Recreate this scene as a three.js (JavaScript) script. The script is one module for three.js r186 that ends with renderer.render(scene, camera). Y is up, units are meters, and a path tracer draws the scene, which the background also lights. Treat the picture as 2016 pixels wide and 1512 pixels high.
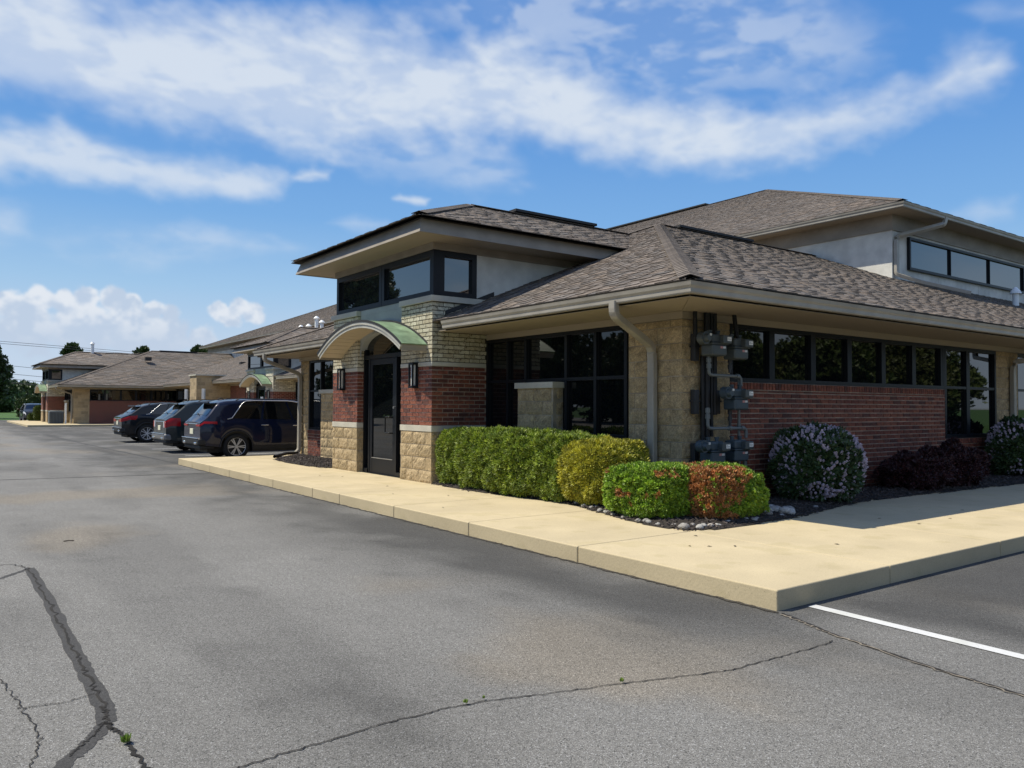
import * as THREE from 'three';
import { mergeGeometries } from 'three/addons/utils/BufferGeometryUtils.js';
import { RoundedBoxGeometry } from 'three/addons/geometries/RoundedBoxGeometry.js';

// ---------------------------------------------------------------- camera, sky, sun, exposure
const scene = new THREE.Scene();
const camera = new THREE.PerspectiveCamera(51.85, 4 / 3, 0.1, 4000);
camera.position.set(-5.059, 1.5, 3.558);
camera.rotation.set(THREE.MathUtils.degToRad(1.636), THREE.MathUtils.degToRad(-36.348), THREE.MathUtils.degToRad(0.288), 'YXZ');
scene.add(camera);
const renderer = new THREE.WebGLRenderer({ antialias: true });
renderer.setSize(1024, 768);
renderer.toneMapping = THREE.LinearToneMapping;
renderer.toneMappingExposure = 1.15;
renderer.shadowMap.enabled = true;
renderer.shadowMap.type = THREE.PCFSoftShadowMap;

const SUN = new THREE.Vector3(-0.5, 1, -0.45).normalize();
const sun = new THREE.DirectionalLight(new THREE.Color(1.0, 0.93, 0.775), 5);
sun.position.copy(SUN).multiplyScalar(90).add(new THREE.Vector3(5, 0, -20));
sun.target.position.set(5, 0, -20);
sun.castShadow = true;
sun.shadow.mapSize.set(4096, 4096);
Object.assign(sun.shadow.camera, { left: -70, right: 70, top: 70, bottom: -70, near: 1, far: 260 });
scene.add(sun, sun.target);

function rng(seed) { let a = seed >>> 0; return () => { a = (a + 0x6D2B79F5) | 0; let t = Math.imul(a ^ (a >>> 15), 1 | a); t = (t + Math.imul(t ^ (t >>> 7), 61 | t)) ^ t; return ((t ^ (t >>> 14)) >>> 0) / 4294967296; }; }
const clamp = (x, a = 0, b = 1) => Math.min(b, Math.max(a, x));
const lerp = (a, b, t) => a + (b - a) * t;
const sm = (a, b, x) => { const t = clamp((x - a) / (b - a)); return t * t * (3 - 2 * t); };
const HT = new Float32Array(65536); { const r = rng(99); for (let i = 0; i < 65536; i++) HT[i] = r(); }
function vn(x, y, p = 256) { // value noise, periodic in p
  const xi = Math.floor(x), yi = Math.floor(y), fx = x - xi, fy = y - yi;
  const u = fx * fx * (3 - 2 * fx), v = fy * fy * (3 - 2 * fy);
  const a = ((xi % p) + p) % p, b = (a + 1) % p, c = ((yi % p) + p) % p, d = (c + 1) % p;
  const h = (i, j) => HT[((i & 255) << 8) | (j & 255)];
  return lerp(lerp(h(a, c), h(b, c), u), lerp(h(a, d), h(b, d), u), v);
}
function fbm(x, y, o = 4, p = 256) { let s = 0, a = 0.5, n = 0; for (let i = 0; i < o; i++) { s += a * vn(x + i * 17.3, y + i * 9.1, p); n += a; a *= 0.5; x *= 2; y *= 2; if (p < 256) p = Math.min(256, p * 2); } return s / n; }
function fbmP(x, y, o, p) { let s = 0, a = 0.5, n = 0; for (let i = 0; i < o; i++) { s += a * vn(x, y, p); n += a; a *= 0.5; x *= 2; y *= 2; p *= 2; if (p > 256) break; } return s / n; }

// sky: clear air, a bank of cirrus and a row of far cumulus, in degrees of azimuth (from -z towards +x) and elevation
const CL = [
  { k: 0.9, w: 1.3, n: 1.5, st: 0.3, p: [[-4.2, 20], [3, 18.9], [10.1, 18.1], [18, 17.8], [22.1, 17.7], [27.1, 19], [36.3, 18.9], [44.8, 17.8], [50.5, 16.8], [54, 17], [60.5, 17.8], [64.4, 18.5], [67.5, 19.2], [68.5, 20.5], [67.2, 21.8], [65.6, 22], [64.1, 20.9], [58.9, 20.2], [53.3, 20.1], [48.1, 20.8], [43.4, 22.5], [39.7, 24.2], [34.4, 25], [29.2, 25.5], [24.9, 26], [19.9, 26.2], [12.7, 25.2], [7, 24.9], [-14, 26]] },
  { k: 0.46, w: 2.6, n: 2.0, st: 0.75, p: [[27, 28.4], [32.2, 24.1], [41.5, 21.6], [50.5, 20.1], [57.3, 20.4], [62, 22.2], [59, 26.7], [50.6, 30.3], [32.1, 30.9]] },
  { k: 0.4, w: 1.2, n: 1.3, st: 0.7, p: [[22.8, 17.8], [27.1, 18.7], [36, 18.7], [38.2, 15.4], [33.8, 15.5], [27.1, 16.5]] },
  { k: 0.78, w: 0.75, n: 1.1, st: 0.45, p: [[-14, 16.6], [3.1, 17], [6.3, 17.5], [8, 16.8], [11.6, 16], [16, 16.5], [17, 16], [19.9, 15.6], [19.7, 14.6], [17.7, 13.8], [13.5, 14], [9.8, 14.3], [6.1, 14.1], [3.1, 13.9], [-14, 12.9]] },
  { k: 0.42, w: 0.8, n: 0.9, st: 0.6, p: [[4.8, 10.2], [8.7, 11.5], [15.5, 11.8], [20.1, 11.2], [22.2, 10.9], [18.1, 10.4], [12.9, 10.7], [8.7, 10.3], [6.5, 9.4]] },
  { k: 0.45, w: 0.9, n: 0.9, st: 0.6, p: [[-12, 10.8], [4, 11.6], [4.8, 10.2], [3.2, 9.4], [-12, 8.8]] },
  { k: 0.3, w: 0.6, n: 0.7, st: 0.6, p: [[5.4, 9.3], [10.2, 10.1], [14.9, 10], [11.7, 9.2], [7.3, 9]] },
  { k: 0.7, w: 0.3, n: 0.6, st: 0.8, p: [[20.8, 15.6], [22, 16.3], [23.3, 16.2], [23.1, 15.6], [21.8, 15.6]] },
  { k: 0.75, w: 0.22, n: 0.45, st: 0.8, p: [[27.6, 14.6], [28.2, 14.9], [30.3, 14.7], [30, 14.3], [28.6, 14.4]] },
  { k: 0.4, w: 0.5, n: 0.6, st: 0.7, p: [[22.9, 12.7], [25, 13.3], [27.2, 12.9], [25.7, 12.3]] },
  { k: 0.35, w: 0.5, n: 0.6, st: 0.6, p: [[65.7, 12.2], [67.1, 12.9], [68.8, 12.6], [68.6, 11.8], [67.1, 11.5]] },
  { k: 0.3, w: 0.6, n: 0.8, st: 0.6, p: [[65.9, 24], [68.1, 24.1], [71.2, 22.8], [71.2, 22.1], [68.1, 23]] },
];
for (const c of CL) { c.b = [Infinity, -Infinity, Infinity, -Infinity]; for (const [a, e] of c.p) { c.b[0] = Math.min(c.b[0], a); c.b[1] = Math.max(c.b[1], a); c.b[2] = Math.min(c.b[2], e); c.b[3] = Math.max(c.b[3], e); } }
const CU = [[3.8, 6.1, 1.11], [5.3, 6.4, 1.03], [6.8, 6.3, 0.96], [7.9, 6.7, 0.96], [9.5, 6.8, 0.99], [10.6, 6.6, 0.81], [11.8, 6.2, 0.81], [12.9, 5.9, 0.74], [4.9, 4.9, 2.03], [7.7, 5, 2.21], [10.3, 4.9, 2.21], [12.7, 4.6, 1.66], [15.9, 6.4, 0.74], [17.2, 6.7, 0.74], [18.2, 6.3, 0.81], [16.7, 6, 0.81], [8, 4.3, 0.92], [3.8, 4.5, 0.81], [14.9, 4.4, 1.11], [1.8, 5.6, 1.84], [-0.2, 5.2, 2.21], [-4, 5, 2.4], [-9, 4.4, 2], [72, 9, 1.8], [75, 8.6, 2.2]];
function sdPoly(p, x, y) { let d = 1e9, s = 1; for (let i = 0, j = p.length - 1; i < p.length; j = i++) { const ex = p[j][0] - p[i][0], ey = p[j][1] - p[i][1], wx = x - p[i][0], wy = y - p[i][1]; const t = clamp((wx * ex + wy * ey) / (ex * ex + ey * ey)), bx = wx - ex * t, by = wy - ey * t; d = Math.min(d, bx * bx + by * by); const c1 = y >= p[i][1], c2 = y < p[j][1], c3 = ex * wy > ey * wx; if ((c1 && c2 && c3) || (!c1 && !c2 && !c3)) s = -s; } return -s * Math.sqrt(d); }
{
  const W = 4096, H = 2048, data = new Float32Array(W * H * 4);
  const lin = (r, g, b) => [r, g, b].map(v => Math.pow(v / 255, 2.2));
  const stops = [[-90, lin(150, 150, 140)], [-1, lin(178, 186, 190)], [0, lin(202, 216, 232)], [4, lin(190, 211, 234)], [8, lin(160, 198, 233)], [13, lin(124, 174, 228)], [20, lin(98, 152, 219)], [30, lin(80, 135, 208)], [50, lin(64, 116, 194)], [90, lin(52, 98, 178)]];
  const white = [0.72, 0.79, 0.88];
  for (let j = 0; j < H; j++) {
    const el = ((j + 0.5) / H - 0.5) * 180;
    let k = 0; while (k < stops.length - 2 && el > stops[k + 1][0]) k++;
    const t = clamp((el - stops[k][0]) / (stops[k + 1][0] - stops[k][0])), base = [0, 1, 2].map(i => lerp(stops[k][1][i], stops[k + 1][1][i], t));
    const ce = Math.cos(el * Math.PI / 180), dy = Math.sin(el * Math.PI / 180);
    for (let i = 0; i < W; i++) {
      const ph = ((i + 0.5) / W - 0.5) * 2 * Math.PI, dx = Math.cos(ph) * ce, dz = Math.sin(ph) * ce;
      let c = base, o = (j * W + i) * 4;
      if (el > -1) {
        let az = Math.atan2(dx, -dz) * 180 / Math.PI;
        let cov = 0;
        const big = fbm(az * 0.22 + 40, el * 0.34 + 11, 3) - 0.5, fine = fbm(az * 0.7 + el * 0.5 + 7, el * 1.1 - az * 0.2 + 60, 4) - 0.5;
        const wisp = fbm(az * 0.2 + big * 1.2 + 31, el * 0.55 + az * 0.06 + big * 1.5 + 90, 5) * 0.65 + 0.35 * fbm(az * 0.55 - el * 0.5 + big, el * 1.3 + az * 0.22 + 20, 4);
        for (const q of CL) {
          const m = q.w + q.n;
          if (az < q.b[0] - m || az > q.b[1] + m || el < q.b[2] - m || el > q.b[3] + m) continue;
          const d = sdPoly(q.p, az, el) + big * q.n * 1.6 + fine * q.n * 1.0;
          const a = sm(-q.w, q.w * 1.6, d) * q.k * (1 - q.st * sm(0.58, 0.36, wisp));
          cov = 1 - (1 - cov) * (1 - a);
        }
        // thin cirrus carried on out of view, its cover shaped to whiten ambient light
        const out = Math.max(sm(72, 90, Math.abs(az - 32)), sm(29, 36, el));
        if (out > 0 && el > 3) { const zx = dx / (dy + 0.25), zz = dz / (dy + 0.25); const b2 = fbm(zx * 1.6 + 5, zz * 2.6 + 3, 5), a = sm(0.38, 0.7, b2) * 0.62 * out; cov = 1 - (1 - cov) * (1 - a); }
        c = [0, 1, 2].map(n => lerp(base[n], white[n], cov));
        if (el < 12) {
          let hd = -9;
          for (const [a, e, r] of CU) { const ddx = (az - a), ddy = (el - e); const v = 1 - Math.sqrt(ddx * ddx + ddy * ddy) / r; if (v > hd) hd = v; }
          hd += (fbm(az * 1.5 + 3, el * 1.7 + 8, 5) - 0.5) * 0.8;
          if (hd > -0.2) {
            const lum = fbm(az * 1.3 + 70, el * 1.5 + 20, 5);
            const a = sm(-0.06, 0.3, hd) * sm(0.6, 3.6, el) * 0.92;
            const rim = sm(0.34, 0.7, lum + 0.05 * sm(0.5, 0.1, hd)) * sm(3.2, 6.6, el);
            const cc = [lerp(0.53, 0.8, rim), lerp(0.63, 0.84, rim), lerp(0.78, 0.9, rim)];
            c = [0, 1, 2].map(n => lerp(c[n], cc[n], a));
          }
        }
        const g = Math.pow(clamp(dx * SUN.x + dy * SUN.y + dz * SUN.z), 24) * 0.5; // air bright round the sun
        c = [c[0] + g, c[1] + g * 0.97, c[2] + g * 0.9];
      }
      data[o] = c[0] * 0.86; data[o + 1] = c[1] * 0.86; data[o + 2] = c[2] * 0.86; data[o + 3] = 1;
    }
  }
  const tex = new THREE.DataTexture(data, W, H, THREE.RGBAFormat, THREE.FloatType);
  tex.mapping = THREE.EquirectangularReflectionMapping; tex.magFilter = tex.minFilter = THREE.LinearFilter; tex.colorSpace = THREE.LinearSRGBColorSpace; tex.needsUpdate = true;
  scene.background = tex; scene.environment = tex;
}

// ---------------------------------------------------------------- helpers
const V = (x, y, z) => new THREE.Vector3(x, y, z);
const names = new Map();
function numbered(n) { const k = names.get(n) || 0; names.set(n, k + 1); return k ? `${n}_${String(k).padStart(3, '0')}` : n; }
function thing(name, label, category, [x, y, z] = [0, 0, 0], turn = 0, group) {
  const o = new THREE.Group(); o.name = numbered(name); o.position.set(x, y, z); o.rotation.y = turn; o.userData = { label, category };
  if (group) o.userData.group = group; scene.add(o); return o;
}
function struct(name) { const o = new THREE.Group(); o.name = numbered(name); o.userData.kind = 'structure'; scene.add(o); return o; }
function clean(g) { if (g.index) g = g.toNonIndexed(); for (const k of Object.keys(g.attributes)) if (!['position', 'normal', 'uv', 'color'].includes(k)) g.deleteAttribute(k); if (!g.attributes.normal) g.computeVertexNormals(); return g; }
function uvBox(g, du = 0, dv = 0) { // uv in metres from the dominant axis of each face
  const p = g.attributes.position, n = g.attributes.normal, uv = new Float32Array(p.count * 2);
  for (let i = 0; i < p.count; i++) {
    const ax = Math.abs(n.getX(i)), ay = Math.abs(n.getY(i)), az = Math.abs(n.getZ(i)), x = p.getX(i), y = p.getY(i), z = p.getZ(i);
    let u, v; if (ay > ax && ay > az) { u = x; v = z; } else if (ax > az) { u = z; v = y; } else { u = x; v = y; }
    uv[2 * i] = u + du; uv[2 * i + 1] = v + dv;
  }
  g.setAttribute('uv', new THREE.BufferAttribute(uv, 2)); return g;
}
function join(list) {
  list = list.map(clean); const col = list.some(g => g.attributes.color);
  for (const g of list) { if (!g.attributes.uv) g.setAttribute('uv', new THREE.BufferAttribute(new Float32Array(g.attributes.position.count * 2), 2)); if (col && !g.attributes.color) g.setAttribute('color', new THREE.BufferAttribute(new Float32Array(g.attributes.position.count * 3).fill(1), 3)); }
  return list.length === 1 ? list[0] : mergeGeometries(list);
}
let OFF = [0, 0, 0];
function add(name, geo, mat, parent, keepUV) {
  let g = Array.isArray(geo) ? join(geo) : clean(geo);
  if (!keepUV) uvBox(g);
  const m = new THREE.Mesh(g, mat); m.name = name; m.castShadow = m.receiveShadow = true;
  (parent || scene).add(m); if (parent && parent.isGroup && parent.parent === scene && !parent.userData.own) m.position.set(...OFF); return m;
}
const bx = (x0, x1, y0, y1, z0, z1) => new THREE.BoxGeometry(Math.abs(x1 - x0), Math.abs(y1 - y0), Math.abs(z1 - z0)).translate((x0 + x1) / 2, (y0 + y1) / 2, (z0 + z1) / 2);
const rb = (x0, x1, y0, y1, z0, z1, r = 0.01, s = 2) => new RoundedBoxGeometry(Math.abs(x1 - x0), Math.abs(y1 - y0), Math.abs(z1 - z0), s, r).translate((x0 + x1) / 2, (y0 + y1) / 2, (z0 + z1) / 2);
function tube(pts, r, seg = 8, bend = 0) { // round pipe along a polyline, corners rounded by bend
  const path = new THREE.CurvePath(), P = pts.map(p => V(...p));
  let a = P[0];
  for (let i = 1; i < P.length; i++) {
    if (i < P.length - 1 && bend > 0) {
      const d0 = P[i].clone().sub(P[i - 1]).normalize(), d1 = P[i + 1].clone().sub(P[i]).normalize();
      const b = P[i].clone().addScaledVector(d0, -bend), c = P[i].clone().addScaledVector(d1, bend);
      path.add(new THREE.LineCurve3(a, b)); path.add(new THREE.QuadraticBezierCurve3(b, P[i].clone(), c)); a = c;
    } else { path.add(new THREE.LineCurve3(a, P[i])); a = P[i]; }
  }
  const n = Math.max(2, path.curves.length * (bend ? 6 : 1));
  return new THREE.TubeGeometry(path, n, r, seg, false);
}
function rod(a, b, r0, r1 = r0, seg = 10) { const A = V(...a), B = V(...b), d = B.clone().sub(A), g = new THREE.CylinderGeometry(r1, r0, d.length(), seg); g.applyQuaternion(new THREE.Quaternion().setFromUnitVectors(V(0, 1, 0), d.clone().normalize())); const m = A.add(B).multiplyScalar(0.5); return g.translate(m.x, m.y, m.z); }
function tris(list) { // list of flat faces, each an array of 3 or 4 [x,y,z]
  const p = []; for (const f of list) { p.push(...f[0], ...f[1], ...f[2]); if (f.length > 3) p.push(...f[0], ...f[2], ...f[3]); }
  const g = new THREE.BufferGeometry(); g.setAttribute('position', new THREE.BufferAttribute(new Float32Array(p), 3)); g.computeVertexNormals(); return g;
}
function prism(poly, y0, y1) { // vertical prism over a plan polygon [[x,z],...]
  const s = new THREE.Shape(poly.map(([x, z]) => new THREE.Vector2(x, -z))); return new THREE.ExtrudeGeometry(s, { depth: y1 - y0, bevelEnabled: false }).rotateX(-Math.PI / 2).translate(0, y0, 0);
}
function sweepH(prof, path, side = 1) { // closed profile [[out, y]] swept along a level plan path [[x,z]] with mitred corners
  const st = path.map((p, i) => {
    const dir = (a, b) => { const x = b[0] - a[0], z = b[1] - a[1], l = Math.hypot(x, z); return [x / l, z / l]; };
    const n = d => [d[1] * side, -d[0] * side];
    const n0 = i > 0 ? n(dir(path[i - 1], p)) : null, n1 = i < path.length - 1 ? n(dir(p, path[i + 1])) : null;
    let m = n0 || n1; if (n0 && n1) { const s = [n0[0] + n1[0], n0[1] + n1[1]], q = s[0] * n0[0] + s[1] * n0[1]; m = [s[0] / q, s[1] / q]; }
    return prof.map(([o, y]) => [p[0] + m[0] * o, y, p[1] + m[1] * o]);
  });
  const f = []; const N = prof.length;
  for (let i = 0; i + 1 < st.length; i++) for (let k = 0; k < N; k++) { const l = (k + 1) % N; f.push([st[i][k], st[i + 1][k], st[i + 1][l], st[i][l]]); }
  for (const e of [st[0], st[st.length - 1]]) for (let k = 1; k + 1 < N; k++) f.push([e[0], e[k], e[k + 1]]);
  return tris(f);
}
function sweepRect(pts, lat, w, d, bend = 0.06) { // boxy pipe: w along lat, d across
  const P = [], Q = pts.map(p => V(...p));
  P.push(Q[0]); for (let i = 1; i + 1 < Q.length; i++) { const d0 = Q[i].clone().sub(Q[i - 1]).normalize(), d1 = Q[i + 1].clone().sub(Q[i]).normalize(); const b = Q[i].clone().addScaledVector(d0, -bend), c = Q[i].clone().addScaledVector(d1, bend); for (let t = 0; t <= 4; t++) { const u = t / 4; P.push(b.clone().multiplyScalar((1 - u) ** 2).addScaledVector(Q[i], 2 * u * (1 - u)).addScaledVector(c, u * u)); } } P.push(Q[Q.length - 1]);
  const L = V(...lat), c = 0.16, sec = []; for (const [x, y] of [[-1, -1], [1, -1], [1, 1], [-1, 1]]) { const a = [x * (1 - c), y], b = [x, y * (1 - c * w / d)]; if (x * y > 0) sec.push(b, a); else sec.push(a, b); }
  const st = P.map((p, i) => { const t = (i ? p.clone().sub(P[i - 1]) : P[1].clone().sub(p)); if (i && i + 1 < P.length) t.normalize().add(P[i + 1].clone().sub(p).normalize()); t.normalize(); const l = L.clone().addScaledVector(t, -L.dot(t)).normalize(), q = t.clone().cross(l); return sec.map(([x, y]) => p.clone().addScaledVector(l, x * w / 2).addScaledVector(q, y * d / 2).toArray()); });
  const f = []; for (let i = 0; i + 1 < st.length; i++) for (let k = 0; k < 8; k++) f.push([st[i][k], st[i + 1][k], st[i + 1][(k + 1) % 8], st[i][(k + 1) % 8]]);
  for (const e of [st[0], st[st.length - 1]]) for (let k = 1; k + 1 < 8; k++) f.push([e[0], e[k], e[k + 1]]);
  return tris(f);
}

// ---------------------------------------------------------------- procedural materials (textures repeat in metres)
function texOf(n, metres, fn, srgb) {
  const d = new Uint8Array(n * n * 4);
  for (let j = 0; j < n; j++) for (let i = 0; i < n; i++) { const c = fn(i / n, j / n, i, j), o = (j * n + i) * 4; const q = Array.isArray(c) ? c : [c, c, c]; for (let k = 0; k < 3; k++) d[o + k] = clamp(q[k]) * 255; d[o + 3] = 255; }
  const t = new THREE.DataTexture(d, n, n); t.wrapS = t.wrapT = THREE.RepeatWrapping; t.magFilter = THREE.LinearFilter; t.minFilter = THREE.LinearMipmapLinearFilter; t.generateMipmaps = true; t.repeat.set(1 / metres, 1 / metres); if (srgb) t.colorSpace = THREE.SRGBColorSpace; t.needsUpdate = true; return t;
}
const tr = rng(5);
const speck = new Float32Array(1024 * 1024); for (let i = 0; i < speck.length; i++) speck[i] = tr();
const gr = (i, j) => speck[((j & 1023) << 10) | (i & 1023)];
const soft = (i, j) => (gr(i, j) * 2 + gr(i + 1, j) + gr(i - 1, j) + gr(i, j + 1) + gr(i, j - 1)) / 6;
const T = {
  grain: texOf(512, 1.1, (u, v, i, j) => 0.78 + 0.2 * (fbmP(u * 8, v * 8, 5, 8) - 0.5) * 2 + 0.10 * (soft(i, j) - 0.5), true),
  stucco: texOf(512, 1.6, (u, v, i, j) => 0.86 + 0.18 * (fbmP(u * 6, v * 6, 4, 6) - 0.5) + 0.06 * (gr(i, j) - 0.5), true),
  rough: texOf(512, 0.5, (u, v, i, j) => 0.5 + 0.8 * (fbmP(u * 24, v * 24, 4, 24) - 0.5) + 0.3 * (soft(i, j) - 0.5)),
  brick: texOf(512, 0.9, (u, v, i, j) => 0.74 + 0.5 * (fbmP(u * 20, v * 36, 4, 20) - 0.5) + 0.16 * (gr(i, j) - 0.5), true),
  white: texOf(512, 0.9, (u, v, i, j) => { const s = fbmP(u * 34, v * 68, 3, 34), w = sm(0.58, 0.78, s), b = 0.82 + 0.22 * (fbmP(u * 12, v * 12, 3, 12) - 0.5); return [lerp(b, 0.36, w * 0.8), lerp(b * 0.98, 0.33, w * 0.8), lerp(b * 0.9, 0.27, w * 0.8)]; }, true),
  stone: texOf(512, 0.8, (u, v, i, j) => { const b = 0.74 + 0.2 * (fbmP(u * 10, v * 10, 3, 10) - 0.5) + 0.3 * (fbmP(u * 60, v * 60, 2, 60) - 0.5) + 0.26 * (soft(i, j) - 0.5); return [b, b * 0.98, b * 0.94]; }, true),
  concrete: texOf(1024, 2.6, (u, v, i, j) => { const b = 0.86 + 0.10 * (fbmP(u * 5, v * 5, 5, 5) - 0.5) + 0.12 * (soft(i, j) - 0.5), p = gr(i >> 1, j >> 1) > 0.994 ? 0.82 : 1, s = 1 - 0.04 * sm(0.55, 0.75, fbmP(u * 9, v * 9, 4, 9)); return [b * p * s, b * p * s, b * p * lerp(1, s, 1.5)]; }, true),
  asphalt: texOf(1024, 1.15, (u, v, i, j) => { const a = soft(i >> 1, j >> 1), f = fbmP(u * 110, v * 110, 2, 110), st = sm(0.58, 0.74, a) * 0.4, pit = sm(0.40, 0.2, soft((i >> 1) + 300, (j >> 1) + 77)) * 0.5; const b = 0.70 + 0.2 * (f - 0.5) + st - pit + 0.2 * (gr(i, j) - 0.5); return [b, b * 0.985, b * 0.95]; }, true),
  asphaltBump: texOf(1024, 1.15, (u, v, i, j) => { const a = soft(i >> 1, j >> 1), f = fbmP(u * 110, v * 110, 2, 110); return 0.4 + 0.5 * sm(0.5, 0.8, a) + 0.4 * (f - 0.5); }),
  shingle: texOf(512, 0.7, (u, v, i, j) => 0.72 + 0.7 * (soft(i, j) - 0.5) + 0.3 * (fbmP(u * 16, v * 16, 3, 16) - 0.5), true),
  groove: texOf(256, 0.4, (u, v) => { const k = (u * 4) % 1; return k < 0.07 ? 0.0 : 1.0; }),
  grooveV: texOf(256, 0.4, (u, v) => { const k = (v * 4) % 1; return k < 0.07 ? 0.0 : 1.0; }),
  farBrick: texOf(512, 1.79, (u, v) => { const r = v * 24, k = Math.floor(r), c = u * 8 + (k & 1) * 0.5, m = (r % 1 < 0.14 || c % 1 < 0.05); const h = HT[((Math.floor(c) & 7) << 8 | (k & 255))]; const b = 0.75 + 0.3 * h; return m ? [0.80, 0.66, 0.58] : [0.52 * b, 0.25 * b, 0.2 * b]; }, true),
  farWhite: texOf(512, 1.79, (u, v) => { const r = v * 24, k = Math.floor(r), c = u * 8 + (k & 1) * 0.5, m = (r % 1 < 0.14 || c % 1 < 0.05); const b = 0.72 + 0.25 * HT[((Math.floor(c) & 7) << 8 | (k & 255))]; return m ? [0.42, 0.38, 0.33] : [b, b * 0.97, b * 0.87]; }, true),
  farBlock: texOf(512, 1.79, (u, v) => { const r = v * 8, k = Math.floor(r), c = u * 4 + (k & 1) * 0.5, m = (r % 1 < 0.06 || c % 1 < 0.03); const b = 0.7 + 0.16 * HT[((Math.floor(c) & 3) << 8 | (k & 255))] + 0.12 * (fbmP(u * 20, v * 20, 3, 20) - 0.5); return m ? [0.8, 0.72, 0.6] : [b, b * 0.88, b * 0.68]; }, true),
  grass: texOf(512, 3, (u, v, i, j) => { const b = 0.62 + 0.5 * (fbmP(u * 14, v * 14, 5, 14) - 0.5) + 0.3 * (gr(i, j) - 0.5); return [b * 0.8, b, b * 0.5]; }, true),
};
const M = (r, g, b, o = {}) => { const { phys, ...q } = o; const m = new (phys ? THREE.MeshPhysicalMaterial : THREE.MeshStandardMaterial)({ roughness: 0.8, metalness: 0, ...q }); m.color.setRGB(r, g, b); return m; };
const mat = {
  red: [[.33, .094, .054], [.37, .115, .064], [.27, .075, .046], [.41, .13, .072], [.18, .06, .042], [.3, .1, .066]].map(c => M(...c, { map: T.brick, bumpMap: T.rough, bumpScale: 0.004 })),
  white: [[.8, .77, .68], [.72, .69, .6], [.86, .84, .76], [.68, .63, .52]].map(c => M(...c, { map: T.white, bumpMap: T.rough, bumpScale: 0.003 })),
  block: [[.74, .59, .37], [.8, .64, .41], [.68, .54, .33], [.76, .6, .37]].map(c => M(...c, { map: T.stone, bumpMap: T.rough, bumpScale: 0.008, roughness: 0.95 })),
  mortarRed: M(.62, .5, .4, { map: T.grain }), mortarWhite: M(.115, .095, .068, { map: T.grain }), mortarBlock: M(.56, .47, .34, { map: T.grain }),
  limestone: M(.66, .63, .53, { map: T.stucco, bumpMap: T.rough, bumpScale: 0.002 }),
  stucco: M(.84, .82, .75, { map: T.stucco, bumpMap: T.rough, bumpScale: 0.003 }), panel: M(.44, .47, .46, { map: T.stucco }),
  trim: M(.36, .31, .245, { map: T.stucco, roughness: 0.55 }), gutter: M(.45, .415, .35, { map: T.stucco, roughness: 0.42 }),
  soffit: M(.32, .265, .19, { bumpMap: T.groove, bumpScale: 0.006, roughness: 0.6 }), soffitZ: M(.32, .265, .19, { bumpMap: T.grooveV, bumpScale: 0.006, roughness: 0.6 }),
  frieze: M(.32, .27, .195, { bumpMap: T.grooveV, bumpScale: 0.004, roughness: 0.6 }),
  boards: M(.5, .42, .3, { roughness: 0.6, side: THREE.DoubleSide }),
  frame: M(.008, .0095, .012, { phys: 1, specularIntensity: 0.5, roughness: 0.4 }), frameBlue: M(.006, .008, .012, { phys: 1, specularIntensity: 0.5, roughness: 0.42 }),
  glass: M(.004, .005, .006, { phys: 1, roughness: 0.015, ior: 1.6 }), glassUp: M(.012, .014, .016, { phys: 1, roughness: 0.01, ior: 2.33 , specularIntensity: 1 }),
  inner: M(.45, .44, .42, { roughness: 0.9 }),
  shingle: M(1, 1, 1, { map: T.shingle, vertexColors: true, roughness: 0.95, side: THREE.DoubleSide }), deck: M(.075, .066, .056, { map: T.shingle, roughness: 0.95 }), cap: M(.20, .165, .135, { map: T.shingle, roughness: 0.95 }), drip: M(.02, .019, .018, { roughness: 0.6 }),
  copper: M(.33, .49, .31, { map: T.grain, roughness: 0.5 }), white_paint: M(.78, .79, .78, { roughness: 0.5 }), steel: M(.55, .56, .57, { metalness: 0.9, roughness: 0.3 }),
  concrete: M(.7, .58, .365, { map: T.concrete, bumpMap: T.rough, bumpScale: 0.0015, roughness: 0.9 }), joint: M(.16, .14, .11, { map: T.grain }),
  asphalt: M(1, 1, 1, { map: T.asphalt, bumpMap: T.asphaltBump, bumpScale: 0.004, roughness: 0.92, vertexColors: true }),
  grass: M(.16, .26, .05, { map: T.grass, roughness: 1 }),
  farRed: M(.72, .72, .72, { map: T.farBrick }), farWhite: M(.85, .85, .85, { map: T.farWhite }), farBlock: M(.62, .62, .62, { map: T.farBlock }),
};

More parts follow.
